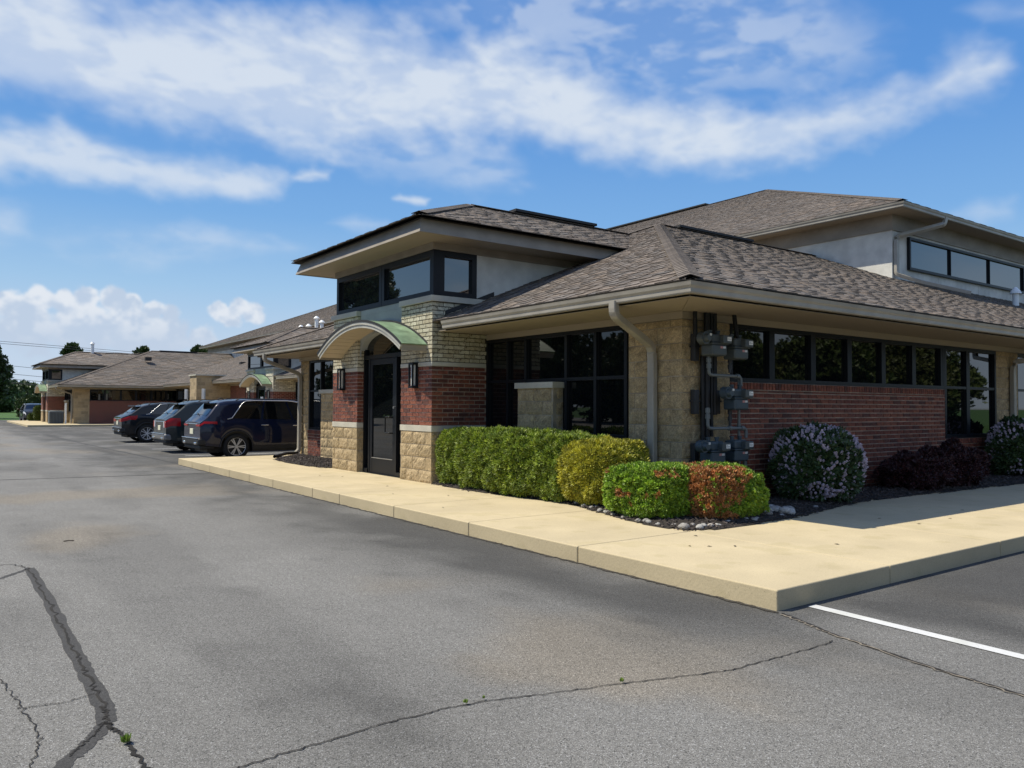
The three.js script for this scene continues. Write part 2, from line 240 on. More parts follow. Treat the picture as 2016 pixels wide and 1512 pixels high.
// ---------------------------------------------------------------- ground, car park, sidewalks
{
  const g = new THREE.PlaneGeometry(3000, 3000, 1, 1).rotateX(-Math.PI / 2).translate(0, -0.06, 0);
  const m = add('ground', g, mat.grass); m.userData.kind = 'structure';
}
{
  const xs = [], zs = [];
  for (let x = -60; x < -16; x += 2) xs.push(x); for (let x = -16; x < 10; x += 0.14) xs.push(x); for (let x = 10; x <= 46; x += 2) xs.push(x);
  for (let z = 16; z > 8; z -= 1) zs.push(z); for (let z = 8; z > -34; z -= 0.2) zs.push(z); for (let z = -34; z >= -84; z -= 1) zs.push(z);
  const nx = xs.length, nz = zs.length, p = new Float32Array(nx * nz * 3), c = new Float32Array(nx * nz * 3), uv = new Float32Array(nx * nz * 2), idx = [];
  for (let j = 0; j < nz; j++) for (let i = 0; i < nx; i++) {
    const x = xs[i], z = zs[j], k = j * nx + i; p.set([x, 0, z], k * 3); uv.set([x, z], k * 2);
    const big = fbm(x * 0.32 + 9, z * 0.22 + 4, 4), mid = fbm(x * 0.9 + 31, z * 0.6 + 8, 4), str = fbm(x * 1.5 + 3, z * 0.16 + 12, 3);
    // old sealer left dark along the kerb lane, worn to the pale stone elsewhere, with dusty tan patches
    let seal = clamp(sm(0.5, 0.7, big) * 0.26 + sm(-2.4, -0.5, x + (mid - 0.5) * 3) * sm(1.2, -0.6, z - x * 0.2 + (big - 0.5) * 2) * 0.8 + sm(0.3, 0.9, x) * sm(0.0, 0.6, z) * 0.8 + sm(0.5, 0.62, str) * 0.22 - sm(0.52, 0.7, mid) * 0.35);
    const tan = sm(0.55, 0.7, fbm(x * 0.55 + 50, z * 0.45 + 2, 4)) * (1 - seal * 0.7);
    const ch = fbm(x * 3.1 + 7, z * 2.6 + 19, 4); seal = clamp(seal + (ch - 0.5) * 0.75 * sm(0.02, 0.3, seal) * sm(1, 0.7, seal) + sm(0.6, 0.66, ch) * 0.12);
    let b = lerp(0.36, 0.125, seal); b *= 1 + (mid - 0.5) * 0.24 + (ch - 0.5) * 0.3;
    c.set([b * (1 + 0.11 * tan), b * (1 + 0.02 * tan), b * (1.0 - 0.1 * tan)], k * 3);
    if (i + 1 < nx && j + 1 < nz) { const a = k, d = k + nx; idx.push(a, a + 1, d, a + 1, d + 1, d); }
  }
  const g = new THREE.BufferGeometry(); g.setAttribute('position', new THREE.BufferAttribute(p, 3)); g.setAttribute('color', new THREE.BufferAttribute(c, 3)); g.setAttribute('uv', new THREE.BufferAttribute(uv, 2)); g.setIndex(idx); g.computeVertexNormals();
  const m = new THREE.Mesh(g, mat.asphalt); m.name = 'parking_lot'; m.userData.kind = 'structure'; m.receiveShadow = true; scene.add(m);
}
function ribbon(pts, w0, w1, y, wob, seed, n = 14) { // flat uneven strip on the asphalt along a polyline
  const r = rng(seed), P = []; for (let i = 0; i + 1 < pts.length; i++) for (let t = 0; t < n; t++) P.push([lerp(pts[i][0], pts[i + 1][0], t / n), lerp(pts[i][1], pts[i + 1][1], t / n)]); P.push(pts[pts.length - 1]);
  const Q = P.map(([x, z]) => [x + (r() - 0.5) * wob, z + (r() - 0.5) * wob]);
  const f = []; let pl, pr;
  Q.forEach(([x, z], i) => { const a = Q[Math.max(0, i - 1)], b = Q[Math.min(Q.length - 1, i + 1)]; let dx = b[0] - a[0], dz = b[1] - a[1]; const l = Math.hypot(dx, dz) || 1; dx /= l; dz /= l; const w = lerp(w0, w1, r()) / 2, w2 = lerp(w0, w1, r()) / 2; const L = [x - dz * w, y, z + dx * w], R2 = [x + dz * w2, y, z - dx * w2]; if (i) f.push([pl, pr, R2, L]); pl = L; pr = R2; });
  const g = tris(f); return g;
}
{
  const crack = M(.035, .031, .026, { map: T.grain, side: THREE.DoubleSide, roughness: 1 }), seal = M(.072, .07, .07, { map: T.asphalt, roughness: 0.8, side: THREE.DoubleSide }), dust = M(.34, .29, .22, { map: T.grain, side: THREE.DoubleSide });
  const A = [[-4.3, -4.9], [-4.3, -3.3], [-4.326, -1.82], [-4.332, -0.84], [-4.36, -0.59]];
  const S = [[A, 0.075, 0.1, 3], [[[-4.36, -0.6], [-4.45, -0.42], [-4.6, -0.2], [-4.75, 0.05]], 0.05, 0.09, 4], [[[-4.3, -4.9], [-4.55, -4.53], [-5.2, -4.4]], 0.03, 0.06, 5], [[[-9, -15.6], [-3.9, -15.0], [-0.5, -14.5], [0, -14.4]], 0.05, 0.09, 6], [[[-0.5, -42], [-0.3, -30], [0.05, -17.9]], 0.06, 0.12, 7], [[[-0.02, 0.1], [-0.2, 0.55], [-0.36, 1.3], [-0.44, 2.0], [-0.6, 3.2]], 0.02, 0.05, 8]];
  const sg = struct('crack_sealant'); S.forEach(([p, a, b, s]) => add('sealant_strip', ribbon(p, a, b, 0.002, 0.008, s), seal, sg));
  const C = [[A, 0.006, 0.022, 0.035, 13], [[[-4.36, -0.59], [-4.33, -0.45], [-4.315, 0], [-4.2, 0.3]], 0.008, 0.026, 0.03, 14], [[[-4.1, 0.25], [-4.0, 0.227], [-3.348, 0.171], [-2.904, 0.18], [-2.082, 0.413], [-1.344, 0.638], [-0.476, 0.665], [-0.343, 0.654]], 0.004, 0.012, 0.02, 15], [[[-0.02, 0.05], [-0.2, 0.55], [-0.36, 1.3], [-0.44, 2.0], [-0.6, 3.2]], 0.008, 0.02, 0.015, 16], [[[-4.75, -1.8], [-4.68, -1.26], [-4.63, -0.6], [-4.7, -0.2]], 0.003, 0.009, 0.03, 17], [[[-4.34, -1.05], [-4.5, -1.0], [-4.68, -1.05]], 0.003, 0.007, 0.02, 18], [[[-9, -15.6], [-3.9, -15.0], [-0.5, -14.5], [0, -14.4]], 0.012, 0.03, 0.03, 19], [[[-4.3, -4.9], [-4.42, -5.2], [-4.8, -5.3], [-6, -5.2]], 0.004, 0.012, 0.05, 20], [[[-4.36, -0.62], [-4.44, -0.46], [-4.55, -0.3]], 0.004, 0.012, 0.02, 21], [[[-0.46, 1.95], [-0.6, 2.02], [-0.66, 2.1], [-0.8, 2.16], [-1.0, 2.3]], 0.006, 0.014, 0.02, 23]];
  const cg = struct('asphalt_crack_shade'); C.forEach(([p, a, b, w, s]) => add('crack', ribbon(p, a, b, 0.0045, w, s, 22), crack, cg));  // flat strips; their dark colour paints in the shade down inside the cracks
  const dg = struct('crack_grit'); [[[[-0.05, 0.06], [-0.22, 0.55], [-0.38, 1.3], [-0.46, 2.0]], 24]].forEach(([p, s]) => add('grit_strip', ribbon(p, 0.003, 0.024, 0.0065, 0.03, s, 22), dust, dg));
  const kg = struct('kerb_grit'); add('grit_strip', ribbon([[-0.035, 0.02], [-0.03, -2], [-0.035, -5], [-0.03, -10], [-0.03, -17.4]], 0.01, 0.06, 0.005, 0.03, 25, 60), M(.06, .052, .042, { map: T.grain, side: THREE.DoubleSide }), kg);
  const wl = tris([[[0.30, 0.005, 0.05], [0.40, 0.005, 0.05], [0.27, 0.005, 3.2], [0.17, 0.005, 3.2]]]);
  const line = add('parking_line', wl, M(.8, .8, .78, { map: T.concrete, roughness: 0.7, side: THREE.DoubleSide })); line.userData.kind = 'structure';
  for (const [z, x0, x1] of [[-20.9, 1.0, 6.4], [-25.2, 1.0, 6.4], [-29.5, 1.0, 6.4]]) { const l = add(numbered('bay_line'), tris([[[x0, 0.005, z], [x0, 0.005, z + 0.1], [x1, 0.005, z + 0.1], [x1, 0.005, z]]]), line.material); l.userData.kind = 'structure'; }
  const fl = add(numbered('bay_line'), tris([[[-3.2, 0.005, -62], [-3.1, 0.005, -62], [-3.1, 0.005, -67], [-3.2, 0.005, -67]]]), line.material); fl.userData.kind = 'structure';
}
// slabs: every flag of the walk is a piece with its own rounded edge; the joints are real gaps
function slabs(g, rects, top = 0.155) { for (const [x0, x1, z0, z1] of rects) add('slab', new RoundedBoxGeometry(x1 - x0 - 0.008, top + 0.1, z1 - z0 - 0.008, 2, 0.014).translate((x0 + x1) / 2, top / 2 - 0.05, (z0 + z1) / 2), mat.concrete, g); }
{
  const g = struct('sidewalk');
  const jz = [-17.5, -16.2, -14.72, -13.28, -12.0, -10.67, -8.82, -7.76, -6.0, -4.16, -2.24];
  const R1 = []; for (let i = 0; i + 1 < jz.length; i++) R1.push([0, 2.3, jz[i], jz[i + 1]]);
  R1.push([0, 1.6, -2.24, 0]); const jx = [1.6, 3.75, 5.9, 8.05, 10.2, 12.35, 14.5, 16.65, 20, 24]; for (let i = 0; i + 1 < jx.length; i++) R1.push([jx[i], jx[i + 1], -2.75, 0]);
  R1.push([2.3, 5.2, -17.5, -16.6], [5.2, 8.4, -17.5, -16.6]);
  slabs(g, R1);
  add('joint_bed', [bx(0.02, 2.28, -0.1, 0.135, -17.48, -0.02), bx(1.65, 24, -0.1, 0.135, -2.73, -0.02)], mat.joint, g);
}
{
  const g = struct('sidewalk'); const r = []; for (let z = -60; z < -17.6; z += 2.65) r.push([7.2, 10.0, z, Math.min(-17.6, z + 2.65)]); slabs(g, r);
}
{
  const g = struct('sidewalk'); const r = []; for (let z = -74.5; z < -57.1; z += 2.2) r.push([0.1, 2.6, z, Math.min(-57.1, z + 2.2)]); for (let x = 2.6; x < 12; x += 2.4) r.push([x, x + 2.4, -59.4, -57.1]); r.push([2.6, 4.2, -74.5, -59.4]); slabs(g, r, 0.12);
}

// ---------------------------------------------------------------- masonry, windows, roofs
const COURSE = 0.0747, BRICK = 0.224, BH = 0.2241, BL = 0.448;
const KIND = { red: { d: 0.055, mats: mat.red, name: 'red_brick', j: 0.0155 }, white: { d: 0.055, mats: mat.white, name: 'white_brick', j: 0.014 }, block: { d: 0.06, mats: mat.block, name: 'stone_block', j: 0.014 } };
const geoCache = new Map();
function pieceGeo(kind, len, h, v, dd) {
  const key = kind + Math.round(len * 500) + '_' + Math.round(h * 500) + '_' + v + '_' + (dd || 0); if (geoCache.has(key)) return geoCache.get(key);
  let g; const d = dd || KIND[kind].d;
  if (kind === 'block') { // split face: a rough grid in front, plain sides
    const nx = Math.max(2, Math.round(len / 0.045)), ny = Math.max(2, Math.round(h / 0.045)), r = rng(v * 77 + nx), P = [];
    for (let j = 0; j <= ny; j++) { P.push([]); for (let i = 0; i <= nx; i++) { const e = i === 0 || j === 0 || i === nx || j === ny; const x = -len / 2 + len * i / nx, y = -h / 2 + h * j / ny; P[j].push([x + (e ? 0 : (r() - 0.5) * 0.02), y + (e ? 0 : (r() - 0.5) * 0.02), e ? -0.005 + r() * 0.004 : 0.001 + r() * 0.014]); } }
    const f = []; for (let j = 0; j < ny; j++) for (let i = 0; i < nx; i++) f.push([P[j][i], P[j][i + 1], P[j + 1][i + 1], P[j + 1][i]]);
    const ed = [P[0], P.map(q => q[nx]), P[ny].slice().reverse(), P.map(q => q[0]).reverse()];
    for (const e of ed) for (let i = 0; i + 1 < e.length; i++) f.push([[e[i][0], e[i][1], -d], [e[i + 1][0], e[i + 1][1], -d], e[i + 1], e[i]]);
    g = tris(f);
  } else { g = clean(new THREE.BoxGeometry(len, h, d).translate(0, 0, -d / 2)); }
  uvBox(g, v * 0.317, v * 0.193); geoCache.set(key, g); return g;
}
const mr = rng(21);
function masonry(out, wall, kind, face, c, u0, u1, v0, v1, o = {}) {
  const len = o.len || (kind === 'block' ? BL : BRICK), h = o.h || (kind === 'block' ? BH : COURSE), j = KIND[kind].j; let row = o.row || 0;
  for (let v = v0; v < v1 - 0.02; v += h, row++) {
    const top = Math.min(v + h, v1), cd = kind === 'block' ? 0.2 : 0.105; let U0 = u0, U1 = u1; if (o.end) { if (row & 1) U1 = u1 - cd - 0.004; } if (o.start) { if (!(row & 1)) U0 = u0 + cd + 0.004; } let a = u0 - (row & 1 ? len / 2 : 0) - (o.shift || 0); if (o.end) a = U1 - len * Math.ceil((U1 - u0) / len); if (o.start) a = U0;
    for (; a < U1 - 0.03; a += len) { let p = Math.max(a, U0), q = Math.min(a + len, U1); if (q - p < 0.045) continue; let dd; if (o.end && !(row & 1) && q === U1) { dd = cd; q += j / 2; } if (o.start && (row & 1) && p === U0) { dd = cd; p -= j / 2; } out.push({ wall, kind, face, c: c + (o.flat ? 0 : (mr() - 0.5) * 0.003) * 1, u: (p + q) / 2, v: (v + top) / 2, len: q - p - j, d: dd, h: top - v - j, s: Math.floor(mr() * 4), m: Math.floor(mr() * KIND[kind].mats.length) }); }
  }
}
function emit(g, out, limit = 300) { // the pieces that show largest become parts, the rest one joined part
  for (const kind of Object.keys(KIND)) {
    const L = out.filter(p => p.kind === kind); if (!L.length) continue;
    for (const p of L) { const P = p.face === 'x' ? V(p.c, p.v, p.u) : V(p.u, p.v, p.c), d = camera.position.clone().sub(P), l = d.length(), n = p.face === 'x' ? -d.x / l : d.z / l; p.size = Math.max(0, n) * p.len * p.h / (l * l); }
    L.sort((a, b) => b.size - a.size);
    const rest = [];
    L.forEach((p, i) => {
      const geo = pieceGeo(kind, p.len, p.h, p.s, p.d);
      if (i < limit) { const m = new THREE.Mesh(geo, KIND[kind].mats[p.m]); m.name = KIND[kind].name; m.castShadow = m.receiveShadow = true; if (p.face === 'x') { m.rotation.y = -Math.PI / 2; m.position.set(p.c, p.v, p.u); } else m.position.set(p.u, p.v, p.c); p.wall.add(m); }
      else { const q = geo.clone(); if (p.face === 'x') q.rotateY(-Math.PI / 2).translate(p.c, p.v, p.u); else q.translate(p.u, p.v, p.c); (rest[p.m] || (rest[p.m] = [])).push(q); }
    });
    rest.forEach((l, k) => { const m = add(KIND[kind].name + '_courses', l, KIND[kind].mats[k], g, true); m.userData.kind = 'stuff'; });
  }
}
const FB = (face, c) => (u0, u1, v0, v1, d0, d1) => face === 'z' ? bx(u0, u1, v0, v1, c + d0, c + d1) : bx(c - d1, c - d0, v0, v1, u0, u1);
function windowUnit(g, face, c, u0, u1, v0, v1, us = [], vs = [], o = {}) {
  const B = FB(face, c), w = o.w || 0.06, fr = o.frame || mat.frame, e = [];
  e.push(B(u0, u1, v1 - w, v1, -0.12, 0), B(u0, u0 + w, v0, v1 - w, -0.12, 0), B(u1 - w, u1, v0, v1 - w, -0.12, 0), B(u0 + w, u1 - w, v0, v0 + w, -0.12, 0));
  const U = [u0 + w, ...us, u1 - w], W = [v0 + w, ...vs, v1 - w], mw = o.mw || 0.05;
  for (const u of us) e.push(B(u - mw / 2, u + mw / 2, v0 + w, v1 - w, -0.12, -0.004));
  for (let i = 0; i + 1 < U.length; i++) { const a = U[i] + (i ? mw / 2 : 0), b = U[i + 1] - (i + 2 < U.length ? mw / 2 : 0); for (const v of vs) e.push(B(a, b, v - 0.025, v + 0.025, -0.12, -0.008)); }
  const win = add('window', e, fr, g);
  for (let i = 0; i + 1 < U.length; i++) for (let k = 0; k + 1 < W.length; k++) { if (o.skip && o.skip(i, k)) continue; const a = U[i] + (i ? mw / 2 : 0), b = U[i + 1] - (i + 2 < U.length ? mw / 2 : 0), p = W[k] + (k ? 0.025 : 0), q = W[k + 1] - (k + 2 < W.length ? 0.025 : 0); const m = add('pane', B(a, b, p, q, -0.075, -0.06), o.glass || mat.glass, win); m.position.set(0, 0, 0); }
  return win;
}
const sr = rng(33);
function shingles(parent, poly, e = 0.155, wmin = 0.13, wmax = 0.33, tone = 1) { // courses of tabs, each with its own butt edge
  const A = V(...poly[0]), u = V(...poly[1]).sub(A).normalize(), last = V(...poly[poly.length - 1]).sub(A); let n = u.clone().cross(last).normalize(); if (n.y < 0) n.negate(); let v = n.clone().cross(u); if (v.y < 0) v.negate();
  const P = poly.map(p => { const d = V(...p).sub(A); return [d.dot(u), d.dot(v)]; }), vmax = Math.max(...P.map(p => p[1]));
  const pos = [], nor = [], col = [], uvs = [];
  const pt = (a, b, c) => A.clone().addScaledVector(u, a).addScaledVector(v, b).addScaledVector(n, c);
  const put = (q, N, c) => { for (const k of [0, 1, 2, 0, 2, 3]) { pos.push(q[k].x, q[k].y, q[k].z); nor.push(N.x, N.y, N.z); col.push(...c); } };
  for (let b = 0, row = 0; b < vmax; b += e, row++) {
    const y = Math.min(b + e * 0.5, vmax - 0.01), xs = []; for (let i = 0; i < P.length; i++) { const p = P[i], q = P[(i + 1) % P.length]; if ((p[1] <= y) !== (q[1] <= y)) xs.push(p[0] + (q[0] - p[0]) * (y - p[1]) / (q[1] - p[1])); }
    if (xs.length < 2) continue; const x0 = Math.min(...xs), x1 = Math.max(...xs); let hi = sr() > 0.5;
    for (let x = x0 - sr() * wmax; x < x1;) {
      const w = wmin + sr() * (wmax - wmin), a = Math.max(x, x0), d = Math.min(x + w, x1); x += w; hi = !hi; if (d - a < 0.01) continue;
      const t = hi ? 0.017 : 0.008, t2 = hi ? 0.006 : 0.002, wv = (sr() - 0.5) * 0.006, k = (hi ? 1.08 : 0.9) * (0.74 + 0.5 * sr()) * tone * (0.9 + 0.25 * vn(a * 0.6, row * 0.25)), wm = sr();
      const c = [0.3 * k * (0.96 + 0.12 * wm), 0.254 * k, 0.214 * k * (1.06 - 0.14 * wm)];
      const b1 = Math.min(b + e * 1.12, vmax + 0.02);
      const q = [pt(a, b + wv, t), pt(d, b + wv, t), pt(d, b1, t2), pt(a, b1, t2)]; const N = q[1].clone().sub(q[0]).cross(q[3].clone().sub(q[0])).normalize(); if (N.y < 0) N.negate(); put(q, N, c);
      put([pt(a, b + wv, -0.004), pt(d, b + wv, -0.004), q[1], q[0]], v.clone().negate(), c);
      if (hi && e < 0.2) { put([pt(a, b + wv, -0.004), q[0], q[3], pt(a, b1, -0.004)], u.clone().negate(), c); put([pt(d, b + wv, -0.004), q[1], q[2], pt(d, b1, -0.004)], u, c); }
    }
  }
  const g = new THREE.BufferGeometry(); g.setAttribute('position', new THREE.BufferAttribute(new Float32Array(pos), 3)); g.setAttribute('normal', new THREE.BufferAttribute(new Float32Array(nor), 3)); g.setAttribute('color', new THREE.BufferAttribute(new Float32Array(col), 3));
  const m = add('shingle_courses', g, mat.shingle, parent); m.userData.kind = 'stuff'; return m;
}
function roof(g, planes, o = {}) { // solid deck as the part, shingles on it as its pieces
  const f = []; for (const p of planes) { const q = p.map(([x, y, z]) => [x, y - 0.012, z]); for (let i = 1; i + 1 < q.length; i++) f.push([q[0], q[i], q[i + 1]]); }
  const deck = add('roof', tris(f), mat.deck, g); deck.material.side = THREE.DoubleSide;
  for (const p of planes) shingles(deck, p, o.e, o.wmin, o.wmax, o.tone);
  return deck;
}
const capGeo = (() => { const s = 0.135, t = 0.009, L = 0.15, a = 0.042; const f = []; const q = (z, dy) => [[-s, -a + dy, z], [0, dy, z], [s, -a + dy, z], [s, -a - t + dy, z], [0, -t + dy, z], [-s, -a - t + dy, z]]; const A = q(-L, 0.014), B = q(L, 0.004); for (const [i, j] of [[0, 1], [1, 2], [2, 3], [5, 0]]) f.push([A[i], A[j], B[j], B[i]]); f.push([A[0], A[1], A[4], A[5]], [A[1], A[2], A[3], A[4]]); return uvBox(clean(tris(f))); })();
const capMats = [[.27, .222, .182], [.31, .256, .21], [.23, .19, .158]].map(c => M(...c, { map: T.shingle, roughness: 0.95, side: THREE.DoubleSide }));
function caps(parent, a, b, asPieces, flat) {
  const A = V(...a), d = V(...b).sub(A), L = d.length(), t = d.clone().normalize(), s = V(0, 1, 0).cross(t).normalize(), n = t.clone().cross(s); const l = [];
  for (let k = 0; k * 0.17 < L - 0.3; k++) {
    const m = new THREE.Matrix4().makeBasis(s, n, t).setPosition(A.clone().addScaledVector(t, k * 0.17 + 0.22).addScaledVector(n, 0.034));
    if (asPieces) { const c = new THREE.Mesh(capGeo, capMats[Math.floor(sr() * 3)]); c.name = 'ridge_cap'; c.castShadow = c.receiveShadow = true; c.applyMatrix4(m); parent.add(c); } else l.push(capGeo.clone().applyMatrix4(m));
  }
  if (l.length) { const m = add('ridge_caps', l, capMats[0], parent); m.userData.kind = 'stuff'; }
}
const GUT = y => [[0, y - 0.135], [0.062, y - 0.135], [0.07, y - 0.12], [0.072, y - 0.075], [0.092, y - 0.045], [0.1, y - 0.012], [0.104, y], [0.088, y], [0.084, y - 0.014], [0.006, y - 0.014], [0, y]];
const SL = 0.405, EX = 1.96, EZ = -2.52, EY = 2.985, WX = 3.1, WZ = -3.66;

// ---------------------------------------------------------------- entrance tower (near one with single bricks, far ones with brick as material)
function tower(g, near, out) {
  const X = 1.945, Z0 = -8.31, Z1 = -9.44, Z2 = -11.28, Z3 = -12.49, c = 0.009;
  const zone = (n, m, fm, y0, y1) => [add(n, bx(X + c, WX + 0.3, y0, y1, Z1 + c, Z0 - c), near ? m : fm, g), add(n, bx(X + c, WX + 0.3, y0, y1, Z3 + c, Z2 - c), near ? m : fm, g)];
  const wb = zone('block_wall', mat.mortarBlock, mat.farBlock, 0.05, 1.05), wr = zone('brick_wall', mat.mortarRed, mat.farRed, 1.16, 2.2), ww = zone('white_brick_wall', mat.mortarWhite, mat.farWhite, 2.276, 3.33);
  if (near) for (const [w, k, y0, y1] of [[wb, 'block', 0.15, 1.05], [wr, 'red', 1.16, 2.2], [ww, 'white', 2.278, 3.33]]) {
    masonry(out, w[0], k, 'x', X, Z1, Z0, y0, y1, { end: 1 }); masonry(out, w[1], k, 'x', X, Z3, Z2, y0, y1, { end: 1 });
    masonry(out, w[0], k, 'z', Z0, X, WX, y0, y1, { start: 1, shift: k === 'block' ? 0.02 : 0.006 }); masonry(out, w[1], k, 'z', Z2, X, X + 0.24, y0, y1, { start: 1 }); 
  }
  for (const [y0, y1, p] of [[1.052, 1.158, 0.008], [2.202, 2.274, 0.006], [3.332, 3.435, 0.045]]) { add('stone_band', rb(X - p, WX + 0.25, y0, y1, Z1 - p * 0.3, Z0 + p, 0.006), mat.limestone, g); add('stone_band', rb(X - p, WX + 0.25, y0, y1, Z3 - p, Z2 + p * 0.3, 0.006), mat.limestone, g); }
  // door bay with an arched head
  const zc = (Z1 + Z2) / 2, hw = (Z1 - Z2) / 2 - 0.003, arch = (y, rise, w) => { const s = []; for (let i = 0; i <= 16; i++) { const a = Math.PI * i / 16; s.push([zc + w * Math.cos(a), y + rise * Math.sin(a)]); } return s; };
  const top = arch(2.62, 0.33, hw - 0.05), f = [];
  for (let i = 0; i < 16; i++) f.push([[2.0, 3.33, top[i][0]], [2.0, 3.33, top[i + 1][0]], [2.0, top[i + 1][1], top[i + 1][0]], [2.0, top[i][1], top[i][0]]], [[2.0, top[i][1], top[i][0]], [2.0, top[i + 1][1], top[i + 1][0]], [2.16, top[i + 1][1], top[i + 1][0]], [2.16, top[i][1], top[i][0]]]);
  for (const s of [1, -1]) f.push([[2.0, 2.5, zc + s * hw], [2.0, 3.33, zc + s * hw], [2.0, 3.33, zc + s * (hw - 0.05)], [2.0, 2.5, zc + s * (hw - 0.05)]]);
  add('spandrel_panel', [tris(f), bx(2.0, 2.1, 3.332, 3.45, Z2 + 0.02, Z1 - 0.02)], Object.assign(mat.panel, { side: THREE.DoubleSide }), g);
  const B = FB('x', 2.08), dz0 = -10.98, dz1 = -9.91;
  const fr = add('door_frame', [B(Z2 + 0.003, Z2 + 0.06, 0.155, 2.95, -0.1, 0.0), B(Z1 - 0.06, Z1 - 0.003, 0.155, 2.95, -0.1, 0.0), B(dz0 - 0.06, dz0 - 0.005, 0.155, 2.44, -0.1, 0.002), B(dz1 + 0.005, dz1 + 0.06, 0.155, 2.44, -0.1, 0.002), B(Z2 + 0.06, Z1 - 0.06, 2.44, 2.52, -0.1, -0.002), B(Z2 + 0.06, dz0 - 0.06, 0.155, 0.24, -0.1, 0.02), B(dz1 + 0.06, Z1 - 0.06, 0.155, 0.24, -0.1, 0.02), B(Z2 + 0.06, Z1 - 0.06, 0.15, 0.163, -0.1, 0.05)], mat.frame, g);
  for (const [a, b, y0, y1] of [[Z2 + 0.06, dz0 - 0.06, 0.24, 2.44], [dz1 + 0.06, Z1 - 0.06, 0.24, 2.44], [Z2 + 0.06, Z1 - 0.06, 2.52, 2.94]]) add('pane', B(a, b, y0, y1, -0.06, -0.05), mat.glass, fr);
  const door = add('door', [B(dz0, dz0 + 0.1, 0.165, 2.43, -0.05, -0.006), B(dz1 - 0.1, dz1, 0.165, 2.43, -0.05, -0.006), B(dz0 + 0.1, dz1 - 0.1, 0.165, 0.46, -0.05, -0.008), B(dz0 + 0.1, dz1 - 0.1, 2.32, 2.43, -0.05, -0.008)], mat.frameBlue, g);
  add('pane', B(dz0 + 0.1, dz1 - 0.1, 0.46, 2.32, -0.035, -0.025), mat.glass, door);
  add('handle', tube([[2.075, 0.98, dz1 - 0.06], [1.99, 0.98, dz1 - 0.06], [1.99, 0.98, dz1 - 0.22], [1.99, 1.29, dz1 - 0.22], [1.99, 1.29, dz1 - 0.06], [2.075, 1.29, dz1 - 0.06]], 0.013, 8, 0.03), mat.frame, door);
  add('lock', rod([2.088, 1.47, dz1 - 0.05], [2.07, 1.47, dz1 - 0.05], 0.022, 0.022, 14), mat.steel, door);
  add('kick_rail', B(dz0 + 0.1, dz1 - 0.1, 0.462, 0.475, -0.02, 0.002), mat.steel, door);
  // canopy: green standing curve, pale rim, boarded underside
  const R = 3.397, cy = -0.277, zc2 = -10.3, A1 = Math.asin(1.83 / R);
  const arc = (r0, r1, x0, x1, a1 = A1, n = 28) => { const q = []; for (let i = 0; i <= n; i++) { const a = -a1 + 2 * a1 * i / n; q.push([zc2 + Math.sin(a), 0, Math.sin(a), Math.cos(a)]); } const P = (r, k, x) => [x, cy + r * q[k][3], zc2 + r * q[k][2]]; const f = []; for (let i = 0; i < n; i++) { f.push([P(r1, i, x0), P(r1, i + 1, x0), P(r1, i + 1, x1), P(r1, i, x1)], [P(r0, i, x0), P(r0, i, x1), P(r0, i + 1, x1), P(r0, i + 1, x0)], [P(r0, i, x0), P(r0, i + 1, x0), P(r1, i + 1, x0), P(r1, i, x0)], [P(r0, i, x1), P(r1, i, x1), P(r1, i + 1, x1), P(r0, i + 1, x1)]); } for (const i of [0, n]) f.push([P(r0, i, x0), P(r1, i, x0), P(r1, i, x1), P(r0, i, x1)]); return tris(f); };
  const can = add('canopy', arc(R - 0.02, R, 1.425, 2.06), mat.copper, g);
  add('drip_edge', [arc(R - 0.035, R + 0.006, 1.418, 1.428), arc(R - 0.02, R + 0.035, 1.935, 1.965, A1 * 0.995)], mat.drip, can);
  add('rim', [arc(R - 0.085, R - 0.036, 1.428, 1.46, A1 * 0.998), arc(R - 0.145, R - 0.087, 1.445, 1.47, A1 * 0.985)], M(.6, .58, .5, { map: T.stucco, roughness: 0.5 }), can);
  const n = 22, soff = []; for (let i = 0; i < n; i++) { const a0 = -A1 * 0.985 + 2 * A1 * 0.985 * (i + 0.03) / n, a1 = -A1 * 0.985 + 2 * A1 * 0.985 * (i + 0.97) / n; const P = (a, r, x) => [x, cy + r * Math.cos(a), zc2 + r * Math.sin(a)]; const b = tris([[P(a0, R - 0.12, 1.47), P(a1, R - 0.12, 1.47), P(a1, R - 0.12, 2.04), P(a0, R - 0.12, 2.04)], [P(a0, R - 0.1, 1.47), P(a0, R - 0.12, 1.47), P(a0, R - 0.12, 2.04), P(a0, R - 0.1, 2.04)], [P(a1, R - 0.1, 1.47), P(a1, R - 0.12, 1.47), P(a1, R - 0.12, 2.04), P(a1, R - 0.1, 2.04)]]); if (near) add('soffit_board', b, mat.boards, can); else soff.push(b); }
  if (soff.length) add('soffit_boards', soff, mat.boards, can);
  add('soffit_backing', arc(R - 0.095, R - 0.03, 1.462, 2.05, A1 * 0.98), mat.frieze, can);
  for (const s of [-1, 1]) { const zz = zc2 + s * (1.83 - 0.02), yy = cy + R * Math.cos(A1); add('end_board', bx(1.46, 2.06, yy - 0.125, yy - 0.012, zz - 0.012 - s * 0.02, zz + 0.012 - s * 0.02), mat.frieze, can); }
  // clerestory box above
  const cx = 1.99, cz = -8.355, cz3 = -12.45;
  const w1 = windowUnit(g, 'x', cx, -10.33, cz - 0.012, 3.437, 4.25, [], [], { w: 0.1, glass: mat.glassUp, frame: mat.frameBlue });
  const w2 = windowUnit(g, 'x', cx, cz3, -10.345, 3.437, 4.25, [], [], { w: 0.1, glass: mat.glassUp, frame: mat.frameBlue });
  windowUnit(g, 'z', cz, cx + 0.125, 2.9, 3.437, 4.25, [], [], { w: 0.1, glass: mat.glassUp, frame: mat.frame });
